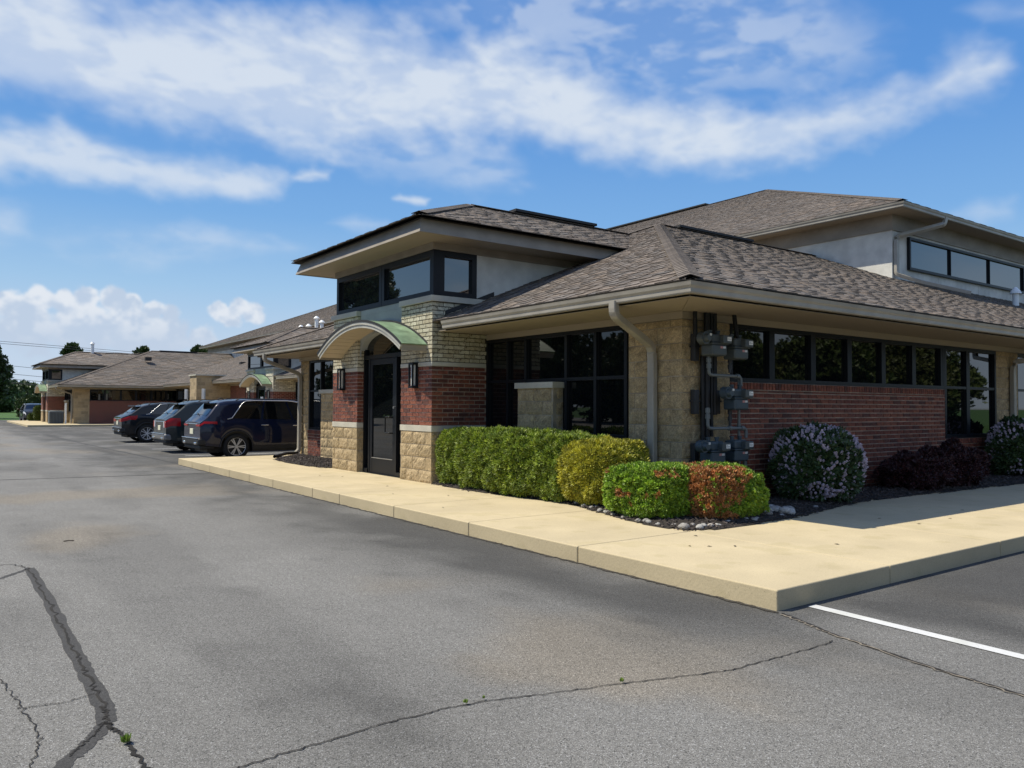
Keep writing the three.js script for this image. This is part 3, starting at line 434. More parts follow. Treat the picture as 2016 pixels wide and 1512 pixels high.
  add('corner_post', bx(cx - 0.004, cx + 0.125, 3.437, 4.25, cz - 0.12, cz + 0.004), mat.frameBlue, g);
  add('stucco_wall', [bx(2.902, 6.6, 3.0, 4.26, cz - 0.2, cz - 0.01), bx(2.1, 6.6, 3.0, 4.26, cz3 - 0.002, cz3 + 0.2), bx(2.13, 2.9, 3.436, 4.26, cz3 + 0.3, cz - 0.25)], mat.stucco, g);
  add('frieze_board', [bx(cx - 0.03, cx + 0.1, 4.252, 4.375, cz3 - 0.03, cz + 0.03), bx(cx + 0.1, 6.6, 4.252, 4.375, cz - 0.15, cz + 0.03), bx(cx + 0.1, 6.6, 4.252, 4.375, cz3 - 0.03, cz3 + 0.1)], mat.trim, g);
  add('soffit', bx(1.385, 6.3, 4.375, 4.395, -13.1, -7.75), mat.soffitZ, g);
  const path = [[6.3, -7.725], [1.36, -7.725], [1.36, -13.13], [6.3, -13.13]];
  add('fascia', sweepH([[0, 4.362], [0.089, 4.598], [0.06, 4.605], [-0.03, 4.365]], path, -1), mat.trim, g);
  add('drip_edge', sweepH([[0.085, 4.6], [0.11, 4.602], [0.122, 4.632], [0.1, 4.64], [0.04, 4.62]], path, -1), mat.drip, g);
  const ey = 4.625, e0 = 1.25, ez = -7.615, ez3 = -13.24, zr = (ez + ez3) / 2, run = ez - zr, yr = ey + SL * run;
  const rf = roof(g, [[[e0, ey, ez3], [e0, ey, ez], [e0 + run, yr, zr]], [[e0, ey, ez], [6.2, ey, ez], [8.95, yr, zr], [e0 + run, yr, zr]], [[6.2, ey, ez3], [e0, ey, ez3], [e0 + run, yr, zr], [8.95, yr, zr]]], near ? {} : { e: 0.22, wmin: 0.3, wmax: 0.7 });
  caps(rf, [e0, ey, ez], [e0 + run, yr, zr], near); caps(rf, [e0, ey, ez3], [e0 + run, yr, zr]); caps(rf, [e0 + run, yr, zr], [8.9, yr, zr]);
  if (near) add('ridge_vent', bx(5.2, 7.6, yr + 0.03, yr + 0.085, zr - 0.16, zr + 0.16), mat.drip, rf);
  return w1;
}

// ---------------------------------------------------------------- wing: stone corner piers, window walls, brick, eaves, hipped roof
function wing(g, near, out, XR) {
  const c = 0.009, top = 2.7, mB = near ? mat.mortarBlock : mat.farBlock, mRd = near ? mat.mortarRed : mat.farRed, FZ = -17.3;
  const blk = (n, geo) => add(n, geo, mB, g);
  // corner pier, second side pier, far front pier
  const pw = blk('stone_pier', [bx(WX + c, WX + 0.4, 0.05, top, -4.68, WZ - c), bx(WX + 0.4, 4.11, 0.05, top, WZ - 0.4, WZ - c)]);
  const p2 = blk('stone_pier', bx(12.7, 13.74, 0.05, top, WZ - 0.3, WZ - c)), p3 = blk('stone_pier', bx(WX + c, WX + 0.3, 0.05, top, FZ, -16.75)), lo = blk('block_wall', bx(WX + 0.06, WX + 0.3, 0.05, 1.03, -8.3, -4.68));
  const st1 = blk('stub_pier', bx(2.93 + c, WX + 0.2, 0.05, 1.8, -7.14, -6.2)), st2 = blk('stub_pier', bx(2.85 + c, WX + 0.2, 0.05, 1.8, -15.3, -14.4));
  add('coping', rb(2.89, WX + 0.2, 1.8, 1.9, -7.18, -6.16, 0.008), mat.limestone, g); add('coping', rb(2.81, WX + 0.2, 1.8, 1.9, -15.36, -14.34, 0.008), mat.limestone, g);
  const br = add('brick_wall', bx(4.11, 10.48, 0.05, 1.87, WZ - 0.3, WZ - c), mRd, g), br2 = add('brick_wall', bx(10.48, 12.7, 0.05, 0.93, WZ - 0.3, WZ - c), mRd, g);
  const bf = add('brick_wall', bx(WX + c, WX + 0.3, 0.05, 0.86, -16.75, -12.4), mRd, g);
  if (near) {
    masonry(out, pw, 'block', 'x', WX, -4.68, WZ, 0.132, top, { end: 1, shift: 0.12 }); masonry(out, pw, 'block', 'z', WZ, WX, 4.11, 0.132, top, { start: 1, shift: 0.02 });
    masonry(out, p2, 'block', 'z', WZ, 12.7, 13.74, 0.132, top); masonry(out, p3, 'block', 'x', WX, FZ, -16.75, 0.132, top); masonry(out, lo, 'block', 'x', WX + 0.051, -8.3, -4.69, 0.132, 1.03);
    masonry(out, st1, 'block', 'x', 2.93, -7.14, -6.2, 0.02, 1.8, { h: 0.2241, row: 1 }); masonry(out, st1, 'block', 'z', -6.2, 2.99, WX + 0.05, 0.02, 1.8); masonry(out, st2, 'block', 'x', 2.85, -15.3, -14.4, 0.02, 1.8); masonry(out, st2, 'block', 'z', -14.4, 2.92, WX + 0.05, 0.02, 1.8);
    masonry(out, br, 'red', 'z', WZ, 4.112, 10.48, 0.075, 1.76); masonry(out, br2, 'red', 'z', WZ, 10.48, 12.7, 0.075, 0.82, { shift: 0.06 });
    masonry(out, br, 'red', 'z', WZ + 0.012, 4.112, 10.5, 1.76, 1.87, { len: 0.0747, h: 0.11, flat: 1 }); masonry(out, br2, 'red', 'z', WZ + 0.012, 10.5, 12.7, 0.82, 0.93, { len: 0.0747, h: 0.11, flat: 1 });
    masonry(out, bf, 'red', 'x', WX, -16.75, -12.4, 0.075, 0.75); masonry(out, bf, 'red', 'x', WX - 0.012, -16.75, -12.4, 0.75, 0.86, { len: 0.0747, h: 0.11, flat: 1 });
  }
  // windows
  windowUnit(g, 'x', WX - 0.02, -8.3, -4.69, 1.03, top, [-7.65, -7.13, -6.07, -5.38], [1.94], { mw: 0.06 });
  windowUnit(g, 'x', WX + 0.02, -16.74, -12.4, 0.86, top, [-15.98, -15.2, -14.3, -13.4], [1.89], { mw: 0.05 });
  windowUnit(g, 'z', WZ + 0.0, 4.115, 10.475, 1.872, top, [5.1, 6.17, 7.21, 8.28, 9.33, 10.4], [], { mw: 0.13, frame: mat.frameBlue });
  windowUnit(g, 'z', WZ + 0.0, 10.482, 12.695, 0.932, top, [11.45], [1.91], { mw: 0.14, w: 0.07, frame: mat.frameBlue });
  windowUnit(g, 'z', WZ - 0.02, 13.745, 18.5, 0.2, top, [14.8, 16.1, 17.3], [1.91], { mw: 0.1 });
  add('light_block_core', [bx(WX + 0.3, XR, 0.05, 2.8, FZ + 0.2, WZ - 0.3), bx(18.5, XR, 0.05, 2.8, WZ - 0.29, WZ - 0.02)], mat.inner, g);  // added solid core that blocks light inside; last box is plain wall
  add('end_wall', bx(WX + 0.02, XR, 0.05, 2.8, FZ, FZ + 0.19), near ? mat.farBlock : mat.farBlock, g);
  // eaves
  const fx = 2.04, fz = -2.6, fzl = FZ - 0.42;
  add('frieze_board', [bx(WX - 0.03, WX + 0.1, top + 0.002, 2.8, -8.28, WZ + 0.03), bx(WX + 0.1, XR, top + 0.002, 2.8, WZ - 0.1, WZ + 0.03), bx(WX - 0.03, WX + 0.1, top + 0.002, 2.8, FZ - 0.03, -12.52)], mat.frieze, g);
  add('soffit', prism([[fx, fz - 0.004], [WX + 0.3, WZ - 0.304], [WX + 0.3, -8.28], [fx, -8.28]], 2.8, 2.82), mat.soffitZ, g); add('soffit', prism([[fx + 0.004, fz], [XR, fz], [XR, WZ - 0.3], [WX + 0.304, WZ - 0.3]], 2.801, 2.821), mat.soffit, g);
  add('soffit', prism([[fx, fzl], [WX + 0.3, fzl], [WX + 0.3, -12.52], [fx, -12.52]], 2.8, 2.82), mat.soffitZ, g);
  const FA = [[0, 2.795], [0, 2.96], [-0.02, 2.96], [-0.02, 2.795]];
  const pA = [[fx, -8.02], [fx, fz], [XR, fz]], pB = [[XR, fzl], [fx, fzl], [fx, -12.78]];
  add('fascia', [sweepH(FA, pA, -1), sweepH(FA, pB, -1)], mat.frieze, g); add('gutter', sweepH(GUT(2.96), pA.map(([x, z]) => [x - 0.002, z + 0.002]), -1), mat.gutter, g); add('gutter', sweepH(GUT(2.96), pB.map(([x, z]) => [x - 0.002, z - 0.002]), -1), mat.gutter, g);
  const lead = m => m;
  add('downspout', sweepRect([[1.99, 2.86, -3.82], [1.99, 2.68, -3.82], [2.98, 2.36, -4.12], [3.02, 2.2, -4.13], [3.02, 0.12, -4.13]], [0, 0, 1], 0.12, 0.09, 0.09), mat.gutter, g);
  add('downspout', sweepRect([[1.99, 2.86, -17.0], [1.99, 2.68, -17.0], [2.98, 2.36, -17.12], [3.02, 2.2, -17.14], [3.02, 0.3, -17.14], [2.85, 0.17, -17.1]], [0, 0, 1], 0.12, 0.09, 0.07), mat.gutter, g);
  add('downspout', sweepRect([[14.6, 2.86, -2.56], [14.6, 2.7, -2.56], [13.36, 2.5, -3.56], [13.32, 2.35, -3.59], [13.32, 0.2, -3.59]], [1, 0, 0], 0.12, 0.09, 0.08), mat.gutter, g);
  // roof
  const zr = (EZ - 17.74) / 2, run = EZ - zr, yr = EY + SL * run, hx = EX + run, o = near ? {} : { e: 0.22, wmin: 0.3, wmax: 0.7, tone: 0.8 };
  const XM = 16.3, zu = -7.75, yu = EY + SL * (EZ - zu);
  const P = [[[EX, EY, -17.74], [EX, EY, EZ], [hx, yr, zr]], [[EX, EY, EZ], [XM, EY, EZ], [XM, yr, zr], [hx, yr, zr]], [[XM, EY, -17.74], [EX, EY, -17.74], [hx, yr, zr], [XM, yr, zr]]];
  if (near) P.push([[XM, EY, EZ], [XR, EY, EZ], [XR, yu, zu], [XM, yu, zu]]);
  const rf = roof(g, P, o);
  caps(rf, [EX, EY, EZ], [hx, yr, zr], near); caps(rf, [EX, EY, -17.74], [hx, yr, zr]); caps(rf, [hx, yr, zr], [XM, yr, zr]);
  add('drip_edge', [sweepH([[0.0, 2.962], [0.06, 2.964], [0.075, 2.985], [0.0, 2.99]], pA, -1), sweepH([[0.0, 2.962], [0.06, 2.964], [0.075, 2.985], [0.0, 2.99]], pB, -1)], mat.drip, rf);
  add('ridge_vent', bx(hx + 0.6, hx + 3.6, yr + 0.02, yr + 0.075, zr - 0.16, zr + 0.16), mat.drip, rf);
  // dark flashing where the tower meets the slope
  if (near) add('flashing', tris([[[2.2, EY + SL * (2.2 - EX) + 0.02, -8.3], [3.25, EY + SL * (3.25 - EX) + 0.02, -8.3], [3.25, EY + SL * (3.25 - EX) + 0.1, -8.3], [2.2, EY + SL * (2.2 - EX) + 0.1, -8.3]]]), mat.drip, rf);
  return rf;
}
const near = thing('office_building', 'single storey brick and stone office building with arched green entrance canopy and gas meters', 'building');
{
  const out = []; const rf = wing(near, true, out, 26); tower(near, true, out); emit(near, out);
  // upper storey behind, with its own hipped roof
  const ux = 16.2, uz = -7.69, UZ = -74.3;
  add('upper_wall', [bx(ux, 42, 3, 6.42, uz - 0.3, uz), bx(ux, ux + 0.3, 3, 6.42, UZ, uz - 0.3)], mat.stucco, near);
  windowUnit(near, 'z', uz + 0.09, 17, 24.65, 5.4, 6.32, [19.43, 22.04], [], { w: 0.07, mw: 0.02, glass: mat.glassUp });
  windowUnit(near, 'z', uz + 0.09, 26, 33, 5.4, 6.32, [28.4, 30.7], [], { w: 0.07, mw: 0.02, glass: mat.glassUp });
  add('stucco_reveal', [bx(18.8, 18.812, 5.06, 5.36, uz, uz + 0.003), bx(21.4, 21.412, 5.06, 5.36, uz, uz + 0.003)], mat.trim, near);
  windowUnit(near, 'x', ux - 0.09, -63.2, -58, 5.25, 6.2, [-61.4, -59.6], [], { w: 0.08, glass: mat.glassUp });
  add('upper_frieze', [bx(ux - 0.04, 42, 6.42, 6.86, uz - 0.2, uz + 0.04), bx(ux - 0.04, ux + 0.2, 6.42, 6.86, UZ, uz - 0.2)], mat.trim, near);
  add('upper_soffit', [bx(15.6, 43, 6.86, 6.88, uz - 0.3, -7.1), bx(15.6, ux + 0.3, 6.861, 6.881, UZ - 0.6, uz - 0.3)], mat.soffit, near);
  const pU = [[15.6, UZ - 0.6], [15.6, -7.09], [45, -7.09]];
  add('upper_fascia', sweepH([[0, 6.84], [0, 6.98], [-0.02, 6.98], [-0.02, 6.84]], pU, -1), mat.trim, near); add('upper_gutter', sweepH(GUT(6.98), pU.map(([x, z]) => [x - 0.002, z + 0.002]), -1), mat.gutter, near);
  const y0 = 6.995, R = 15, a = 15.52, z0 = -7.01, z1 = UZ - 0.7, yr = y0 + SL * R;
  const ur = roof(near, [[[a, y0, z1], [a, y0, z0], [a + R, yr, z0 - R], [a + R, yr, z1 + R]], [[a, y0, z0], [a + 2 * R, y0, z0], [a + R, yr, z0 - R]], [[a + 2 * R, y0, z1], [a, y0, z1], [a + R, yr, z1 + R]], [[a + 2 * R, y0, z0], [a + 2 * R, y0, z1], [a + R, yr, z1 + R], [a + R, yr, z0 - R]]], { e: 0.19, wmin: 0.2, wmax: 0.5, tone: 0.92 });
  caps(ur, [a, y0, z0], [a + R, yr, z0 - R]); caps(ur, [a + R, yr, z0 - R], [a + R, yr, z1 + R]); caps(ur, [a, y0, z1], [a + R, yr, z1 + R]);
  add('ridge_vent', bx(a + R - 0.2, a + R + 0.2, yr + 0.03, yr + 0.1, -52, -26), mat.drip, ur);
  add('downspout', sweepRect([[17.9, 6.9, -7.04], [17.85, 6.7, -7.06], [16.35, 6.25, -7.6], [16.3, 6.1, -7.62], [16.3, 5.2, -7.62], [16.6, 4.95, -7.1], [17.0, 4.56, -6.0]], [1, 0, 0], 0.13, 0.1, 0.08), mat.gutter, near);
}
const midB = thing('office_building', 'set back middle office section behind the parked cars with its own arched green canopy', 'building');
{
  OFF = [6.955, 0, -27.53]; tower(midB, false); OFF = [0, 0, 0];
  add('brick_wall', bx(10.06, 10.4, 0.05, 1.9, -60, -17.3), mat.farRed, midB); add('brick_wall', bx(10.05, 10.4, 1.9, 2.7, -50.5, -43.6), mat.farRed, midB); add('stone_pier', [bx(10.03, 10.4, 0.05, 2.7, -52.2, -50.5), bx(10.03, 10.4, 0.05, 2.7, -27, -26)], mat.farBlock, midB);
  windowUnit(midB, 'x', 10.0, -43.6, -40.1, 0.9, 2.7, [-42.4, -41.3], [1.9]); windowUnit(midB, 'x', 10.0, -35.6, -27, 0.9, 2.7, [-34, -32.4, -30.8, -29], [1.9]); windowUnit(midB, 'x', 10.0, -60, -52.2, 0.9, 2.7, [-58, -56, -54], [1.9]); windowUnit(midB, 'x', 10.0, -26, -17.4, 0.9, 2.7, [-24, -22, -20], [1.9]);
  add('frieze_board', bx(10.0, 10.2, 2.7, 2.8, -60, -17.3), mat.frieze, midB); add('soffit', bx(8.98, 10.3, 2.8, 2.82, -60, -17.3), mat.soffitZ, midB);
  const pa = [[9, -60], [9, -40.3]], pb = [[9, -35.5], [9, -18.4]]; for (const p of [pa, pb]) { add('gutter', sweepH(GUT(2.96), p, -1), mat.gutter, midB); add('fascia', sweepH([[0, 2.795], [0, 2.96], [-0.02, 2.96], [-0.02, 2.795]], p, -1), mat.frieze, midB); }
  const rf = roof(midB, [[[8.9, 2.985, -61], [8.9, 2.985, -17], [16.3, 2.985 + SL * 7.4, -17], [16.3, 2.985 + SL * 7.4, -61]]], { e: 0.2, wmin: 0.3, wmax: 0.6, tone: 0.84 });
  add('plumbing_vent', [bx(12.2, 12.6, 4.33, 4.5, -52, -51.6), bx(13.4, 13.9, 4.85, 5.0, -45, -44.5)], mat.drip, rf);
  for (const [x, z, h] of [[13.6, -44.2, 1.5], [13.7, -43.2, 1.5], [13.8, -42.2, 1.9], [13.85, -41.5, 1.6]]) add('flue', [rod([x, 4.8, z], [x, 4.9 + h, z], 0.11), rod([x, 4.9 + h * 0.6, z], [x, 5.0 + h * 0.6, z], 0.2, 0.15), rod([x, 4.9 + h, z], [x, 5.05 + h, z], 0.2, 0.06)], mat.white_paint, rf);
  add('wing_wall', bx(8.0, 10.1, 0.05, 3.3, -48.2, -46.7), mat.farBlock, midB); add('coping', bx(7.93, 10.2, 3.3, 3.38, -48.27, -46.63), mat.limestone, midB);
  add('light_block_core', bx(10.4, 16.2, 0.05, 2.9, -60, -17.5), mat.inner, midB);  // unseen filler box, added to keep light out of the interior
  const B = FB('x', 2.08 + 6.955); add('door_notice', B(-10.62 - 27.53, -10.2 - 27.53, 1.35, 1.95, -0.02, -0.012), mat.white_paint, midB);
  for (const z of [-26.6, -51]) add('downspout', sweepRect([[8.95, 2.86, z], [8.95, 2.7, z], [9.95, 2.4, z], [9.98, 2.2, z], [9.98, 0.2, z]], [0, 0, 1], 0.12, 0.09, 0.08), mat.gutter, midB);
}
const farB = thing('office_building', 'farthest office wing with grey hipped roof and arched canopy beside the lawn', 'building');
{
  OFF = [0.1, -0.1, -56.9]; wing(farB, false, [], 22); tower(farB, false); OFF = [0, 0, 0];
  const r = rng(3); const x = 6.9, z = -66.2, y = 5.55;
  add('flue', [rod([5.3, 4.9, -67.2], [5.3, 6.35, -67.2], 0.12), rod([5.3, 6.35, -67.2], [5.3, 6.5, -67.2], 0.2, 0.08)], mat.white_paint, farB);
  add('roof_vent', bx(8.6, 9.05, 5.0, 5.28, -64.4, -64.0), mat.drip, farB);
}

// ---------------------------------------------------------------- planting beds, stones, shrubs
const inside = (P, x, z) => { let s = false; for (let i = 0, j = P.length - 1; i < P.length; j = i++) if ((P[i][1] > z) !== (P[j][1] > z) && x < (P[j][0] - P[i][0]) * (z - P[i][1]) / (P[j][1] - P[i][1]) + P[i][0]) s = !s; return s; };
const BED1 = [[1.95, -8.29], [1.93, -8.0], [1.88, -7.0], [1.96, -6.2], [2.1, -5.2], [2.06, -4.7], [1.86, -4.0], [1.66, -3.3], [1.54, -2.7], [1.6, -2.3], [1.9, -2.16], [2.6, -2.16], [3.3, -2.19], [4.0, -2.3], [5.0, -2.52], [6, -2.66], [7.2, -2.62], [8.7, -2.56], [10.8, -2.48], [14, -2.45], [20, -2.45], [20, -3.7], [3.05, -3.62], [3.05, -4.7], [3.13, -4.7], [3.13, -8.29]];
const BED2 = [[1.93, -12.5], [1.8, -12.6], [1.7, -13.2], [1.68, -14.4], [1.82, -15.6], [2.2, -16.3], [2.7, -16.9], [3.08, -17.2], [3.08, -12.5]];
const bedH = (P, x, z) => { const d = -Math.min(0, -sdPoly(P, x, z)); return 0.16 + Math.min(Math.max(0, sdPoly(P, x, z)) * 0.22, 0.05) + 0.02 * (fbm(x * 4, z * 4, 3) - 0.5); };
const br = rng(44);
function bed(P, n, name) {
  const g = struct(name); const b = [1e9, -1e9, 1e9, -1e9]; for (const [x, z] of P) { b[0] = Math.min(b[0], x); b[1] = Math.max(b[1], x); b[2] = Math.min(b[2], z); b[3] = Math.max(b[3], z); }
  const s = 0.07, f = []; for (let x = b[0]; x < b[1]; x += s) for (let z = b[2]; z < b[3]; z += s) if (inside(P, x + s / 2, z + s / 2)) { const q = (a, c) => [a, bedH(P, a, c), c]; f.push([q(x, z), q(x, z + s), q(x + s, z + s), q(x + s, z)]); }
  add('soil', tris(f), M(.05, .038, .03, { map: T.stone, bumpMap: T.rough, bumpScale: 0.02 }), g);
  const cg = clean(new THREE.BoxGeometry(1, 0.16, 0.3)); { const p = cg.attributes.position; for (let i = 0; i < p.count; i++) { if (p.getX(i) > 0) p.setZ(i, p.getZ(i) * 0.55); } cg.computeVertexNormals(); }
  const m = new THREE.InstancedMesh(cg, M(1, 1, 1, { roughness: 0.9 }), n), o = new THREE.Object3D(), c = new THREE.Color(); let k = 0;
  for (let t = 0; t < n * 30 && k < n; t++) { const x = lerp(b[0], b[1], br()), z = lerp(b[2], b[3], br()); if (sdPoly(P, x, z) < -0.05 * br() * br() * 2) continue; const q = 0.018 + br() * 0.045; o.position.set(x, Math.max(bedH(P, x, z), 0.158) + br() * 0.012, z); o.rotation.set((br() - 0.5) * 0.9, br() * 6.3, (br() - 0.5) * 0.9); o.scale.set(q, q * 0.9, q * 0.9); o.updateMatrix(); m.setMatrixAt(k, o.matrix); const v = 0.03 + br() * br() * 0.13; c.setRGB(v * 1.12, v * 0.9, v * 0.8); m.setColorAt(k, c); k++; }
  m.count = k; m.name = 'mulch_chips'; m.userData.kind = 'stuff'; m.castShadow = m.receiveShadow = true; g.add(m);
}
bed(BED1, 15000, 'planting_bed'); bed(BED2, 3500, 'planting_bed');
{ // river stones, one by one
  const geos = []; for (let v = 0; v < 6; v++) { const g = new THREE.IcosahedronGeometry(1, 2), p = g.attributes.position, ox = v * 7.7; for (let i = 0; i < p.count; i++) { const k = 1 + 0.34 * (fbm(p.getX(i) * 1.1 + ox, p.getY(i) * 1.1 + p.getZ(i) * 0.8 + ox, 2) - 0.5); p.setXYZ(i, p.getX(i) * k, p.getY(i) * k * 0.62, p.getZ(i) * k * 0.8); } g.computeVertexNormals(); geos.push(uvBox(clean(g), ox)); }
  const sm_ = [[.62, .6, .55], [.5, .48, .44], [.7, .68, .63], [.42, .4, .37], [.56, .5, .44]].map(c => M(...c, { map: T.grain, roughness: 0.75 }));
  const put = (x, z, s, dy = 0) => { const m = new THREE.Mesh(geos[Math.floor(br() * 6)], sm_[Math.floor(br() * 5)]); m.name = numbered('river_stone'); m.position.set(x, 0.158 + s * 0.36 + dy, z); m.rotation.set((br() - 0.5) * 0.5, br() * 6.3, (br() - 0.5) * 0.5); m.scale.setScalar(s); m.castShadow = m.receiveShadow = true; m.userData = { label: 'smooth pale river stone lying at the edge of the mulch bed round the low boxwoods', category: 'stone', group: 'river stones along the bed edge' }; scene.add(m); };
  const E = [[2.12, -5.05], [2.08, -4.7], [1.9, -4.1], [1.72, -3.5], [1.6, -3.0], [1.58, -2.55], [1.75, -2.3], [2.1, -2.24], [2.6, -2.25], [3.1, -2.27], [3.6, -2.32], [3.95, -2.42]];
  for (let i = 0; i + 1 < E.length; i++) for (let k = 0; k < 7; k++) { const t = br(), into = br() * 0.16; put(lerp(E[i][0], E[i + 1][0], t) + (i < 6 ? into + 0.02 : (br() - 0.5) * 0.05), lerp(E[i][1], E[i + 1][1], t) - (i < 6 ? (br() - 0.5) * 0.05 : into + 0.02), 0.018 + br() * 0.034); }
  for (const [x, z, s] of [[2.3, -4.95, 0.085], [2.42, -5.1, 0.06], [3.25, -2.5, 0.085], [3.42, -2.55, 0.095], [3.55, -2.72, 0.08], [3.3, -2.72, 0.075], [3.15, -2.42, 0.06], [3.62, -2.47, 0.055], [3.48, -2.4, 0.05], [1.66, -2.36, 0.075], [1.82, -2.27, 0.055], [3.9, -2.62, 0.07], [4.45, -2.55, 0.05], [2.2, -4.55, 0.05], [2.12, -4.3, 0.055], [2.05, -4.45, 0.045]]) put(x, z, s);
  for (let k = 0; k < 18; k++) put(3.22 + br() * 0.55, -2.34 - br() * 0.5, 0.045 + br() * 0.04, br() * 0.03);
  for (let k = 0; k < 12; k++) put(2.0 + br() * 0.5, -16.0 - br() * 0.4, 0.03 + br() * 0.03);
}
// leaf sprigs
function leafGeo(n, L, W, curl, seed) { const r = rng(seed), f = []; for (let i = 0; i < n; i++) { const a = i * 2.4 + r(), el = 0.25 + r() * 0.95, d = V(Math.cos(a) * Math.cos(el), Math.sin(el), Math.sin(a) * Math.cos(el)), s = V(-Math.sin(a), 0, Math.cos(a)), u = s.clone().cross(d).multiplyScalar(-1), b = d.clone().multiplyScalar(0.12 * L * r()).add(V(0, 0.35 * L * i / n, 0)), m = b.clone().addScaledVector(d, L * 0.5), t = b.clone().addScaledVector(d, L).addScaledVector(u, -curl * L); const p = m.clone().addScaledVector(s, W / 2).addScaledVector(u, W * 0.16), q = m.clone().addScaledVector(s, -W / 2).addScaledVector(u, W * 0.16); f.push([b.toArray(), p.toArray(), t.toArray()], [b.toArray(), t.toArray(), q.toArray()]); } return clean(tris(f)); }
const leafMat = (o = {}) => M(1, 1, 1, { phys: 1, roughness: 0.55, transmission: 0.22, thickness: 0, side: THREE.DoubleSide, ...o });
const LEAF = { yew: leafGeo(9, 1, 0.3, 0.1, 1), box: leafGeo(7, 1, 0.6, 0.15, 2), lil: leafGeo(5, 1, 0.62, 0.2, 3), barb: leafGeo(6, 1, 0.5, 0.1, 4), tree: leafGeo(6, 1, 0.7, 0.2, 5) };
const DEAD = r => { const k = 0.6 + r() * 0.8, n = r(); return [(.36 + n * 0.2) * k, (.17 + n * 0.08) * k, (.05 + n * 0.04) * k]; }; // leaves that have died and turned orange brown
const GM = leafMat(), GMf = leafMat({ transmission: 0.12 });
function shrub(name, label, category, pos, rad, o) { // rad [x,y,z]; o.pow = squareness of the clipped form
  const t = thing(name, label, category, pos, o.turn || 0, o.group); t.userData.own = 1;
  const r = rng(o.seed), [rx, ry, rz] = rad, P = o.pow || 3, ob = new THREE.Object3D(), c = new THREE.Color(), up = V(0, 1, 0);
  const n = o.n, m = new THREE.InstancedMesh(LEAF[o.leaf], GM, n); let k = 0;
  for (let i = 0; i < n * 3 && k < n; i++) {
    const d = V(r() * 2 - 1, r() * 2 - 1, r() * 2 - 1); if (d.length() > 1 || d.length() < 0.1) continue; d.normalize();
    const f = Math.pow(Math.pow(Math.abs(d.x), P) + Math.pow(Math.abs(d.y), P) + Math.pow(Math.abs(d.z), P), -1 / P);
    const lump = 1 + (o.lump || 0.12) * 2 * (fbm(d.x * 2.6 + d.z * 1.7 + o.seed, d.y * 2.6 - d.z * 1.9 + 5, 3) - 0.5) + 0.16 * (fbm(d.x * 9 + d.z * 6 + o.seed, d.y * 9 - d.z * 7, 2) - 0.5), dep = r() < 0.6 ? 1 - r() * 0.07 : 1 - r() * 0.42;
    const q = V(d.x * f * rx, d.y * f * ry, d.z * f * rz).multiplyScalar(lump * dep); if (q.y < -ry * (o.cut || 0.97)) continue;
    ob.position.set(q.x, q.y + ry, q.z); const nn = V(d.x / rx, d.y / ry, d.z / rz).normalize().add(V((r() - 0.5) * 1.3, (r() - 0.5) * 0.8 + 0.35, (r() - 0.5) * 1.3)).normalize(); ob.quaternion.setFromUnitVectors(up, nn); ob.rotateY(r() * 6.3); ob.scale.setScalar(o.size * (0.7 + r() * 0.6)); ob.updateMatrix(); m.setMatrixAt(k, ob.matrix);
    const col = o.dead && o.dead(q.x / rx, q.y / ry, q.z / rz) && r() < 0.85 ? DEAD(r) : o.color(r); c.setRGB(...col); m.setColorAt(k, c); k++;
  }
  m.count = k; m.name = 'foliage'; m.userData.kind = 'stuff'; m.castShadow = m.receiveShadow = true; t.add(m);
  const st = []; for (let i = 0; i < 9; i++) { const a = r() * 6.3, h = ry * (1.1 + r() * 0.5); st.push(tube([[Math.cos(a) * 0.05, -0.02, Math.sin(a) * 0.05], [Math.cos(a) * rx * 0.25, h * 0.5, Math.sin(a) * rz * 0.25], [Math.cos(a) * rx * 0.55, h, Math.sin(a) * rz * 0.55]], 0.012, 5)); }
  const sg = add('stems', st, M(.07, .05, .035), t); sg.userData.kind = 'stuff';
  if (o.flowers) { // small heads of pale petals
    const fg = []; const fr = rng(9); for (let i = 0; i < 14; i++) { const a = i * 2.4, h = fr(), rr = (1 - h * 0.7) * 0.45; fg.push(new THREE.OctahedronGeometry(0.21 + fr() * 0.08, 0).translate(Math.cos(a) * rr, h * 1.3, Math.sin(a) * rr)); }
    const F = new THREE.InstancedMesh(join(fg), M(1, 1, 1, { roughness: 0.7 }), o.flowers); let j = 0;
    for (let i = 0; i < o.flowers * 4 && j < o.flowers; i++) { const d = V(r() * 2 - 1, r() * 2 - 1, r() * 2 - 1).normalize(); if (fbm(d.x * 2 + 9, d.y * 2 + d.z * 2, 2) < 0.42 && r() < 0.55) continue; if (d.y < -0.75) continue; const f = Math.pow(Math.abs(d.x) ** P + Math.abs(d.y) ** P + Math.abs(d.z) ** P, -1 / P) * (1.0 + r() * 0.06); ob.position.set(d.x * f * rx, d.y * f * ry + ry, d.z * f * rz); ob.quaternion.setFromUnitVectors(up, d.clone().add(V(0, 0.6, 0)).normalize()); ob.scale.setScalar(0.023 + r() * 0.018); ob.updateMatrix(); F.setMatrixAt(j, ob.matrix); const b = 0.36 + r() * 0.28; c.setRGB(b * 1.0, b * 0.84, b * 0.98); F.setColorAt(j, c); j++; }
    F.count = j; F.name = 'blossom'; F.userData.kind = 'stuff'; F.castShadow = true; t.add(F);
  }
  return t;
}
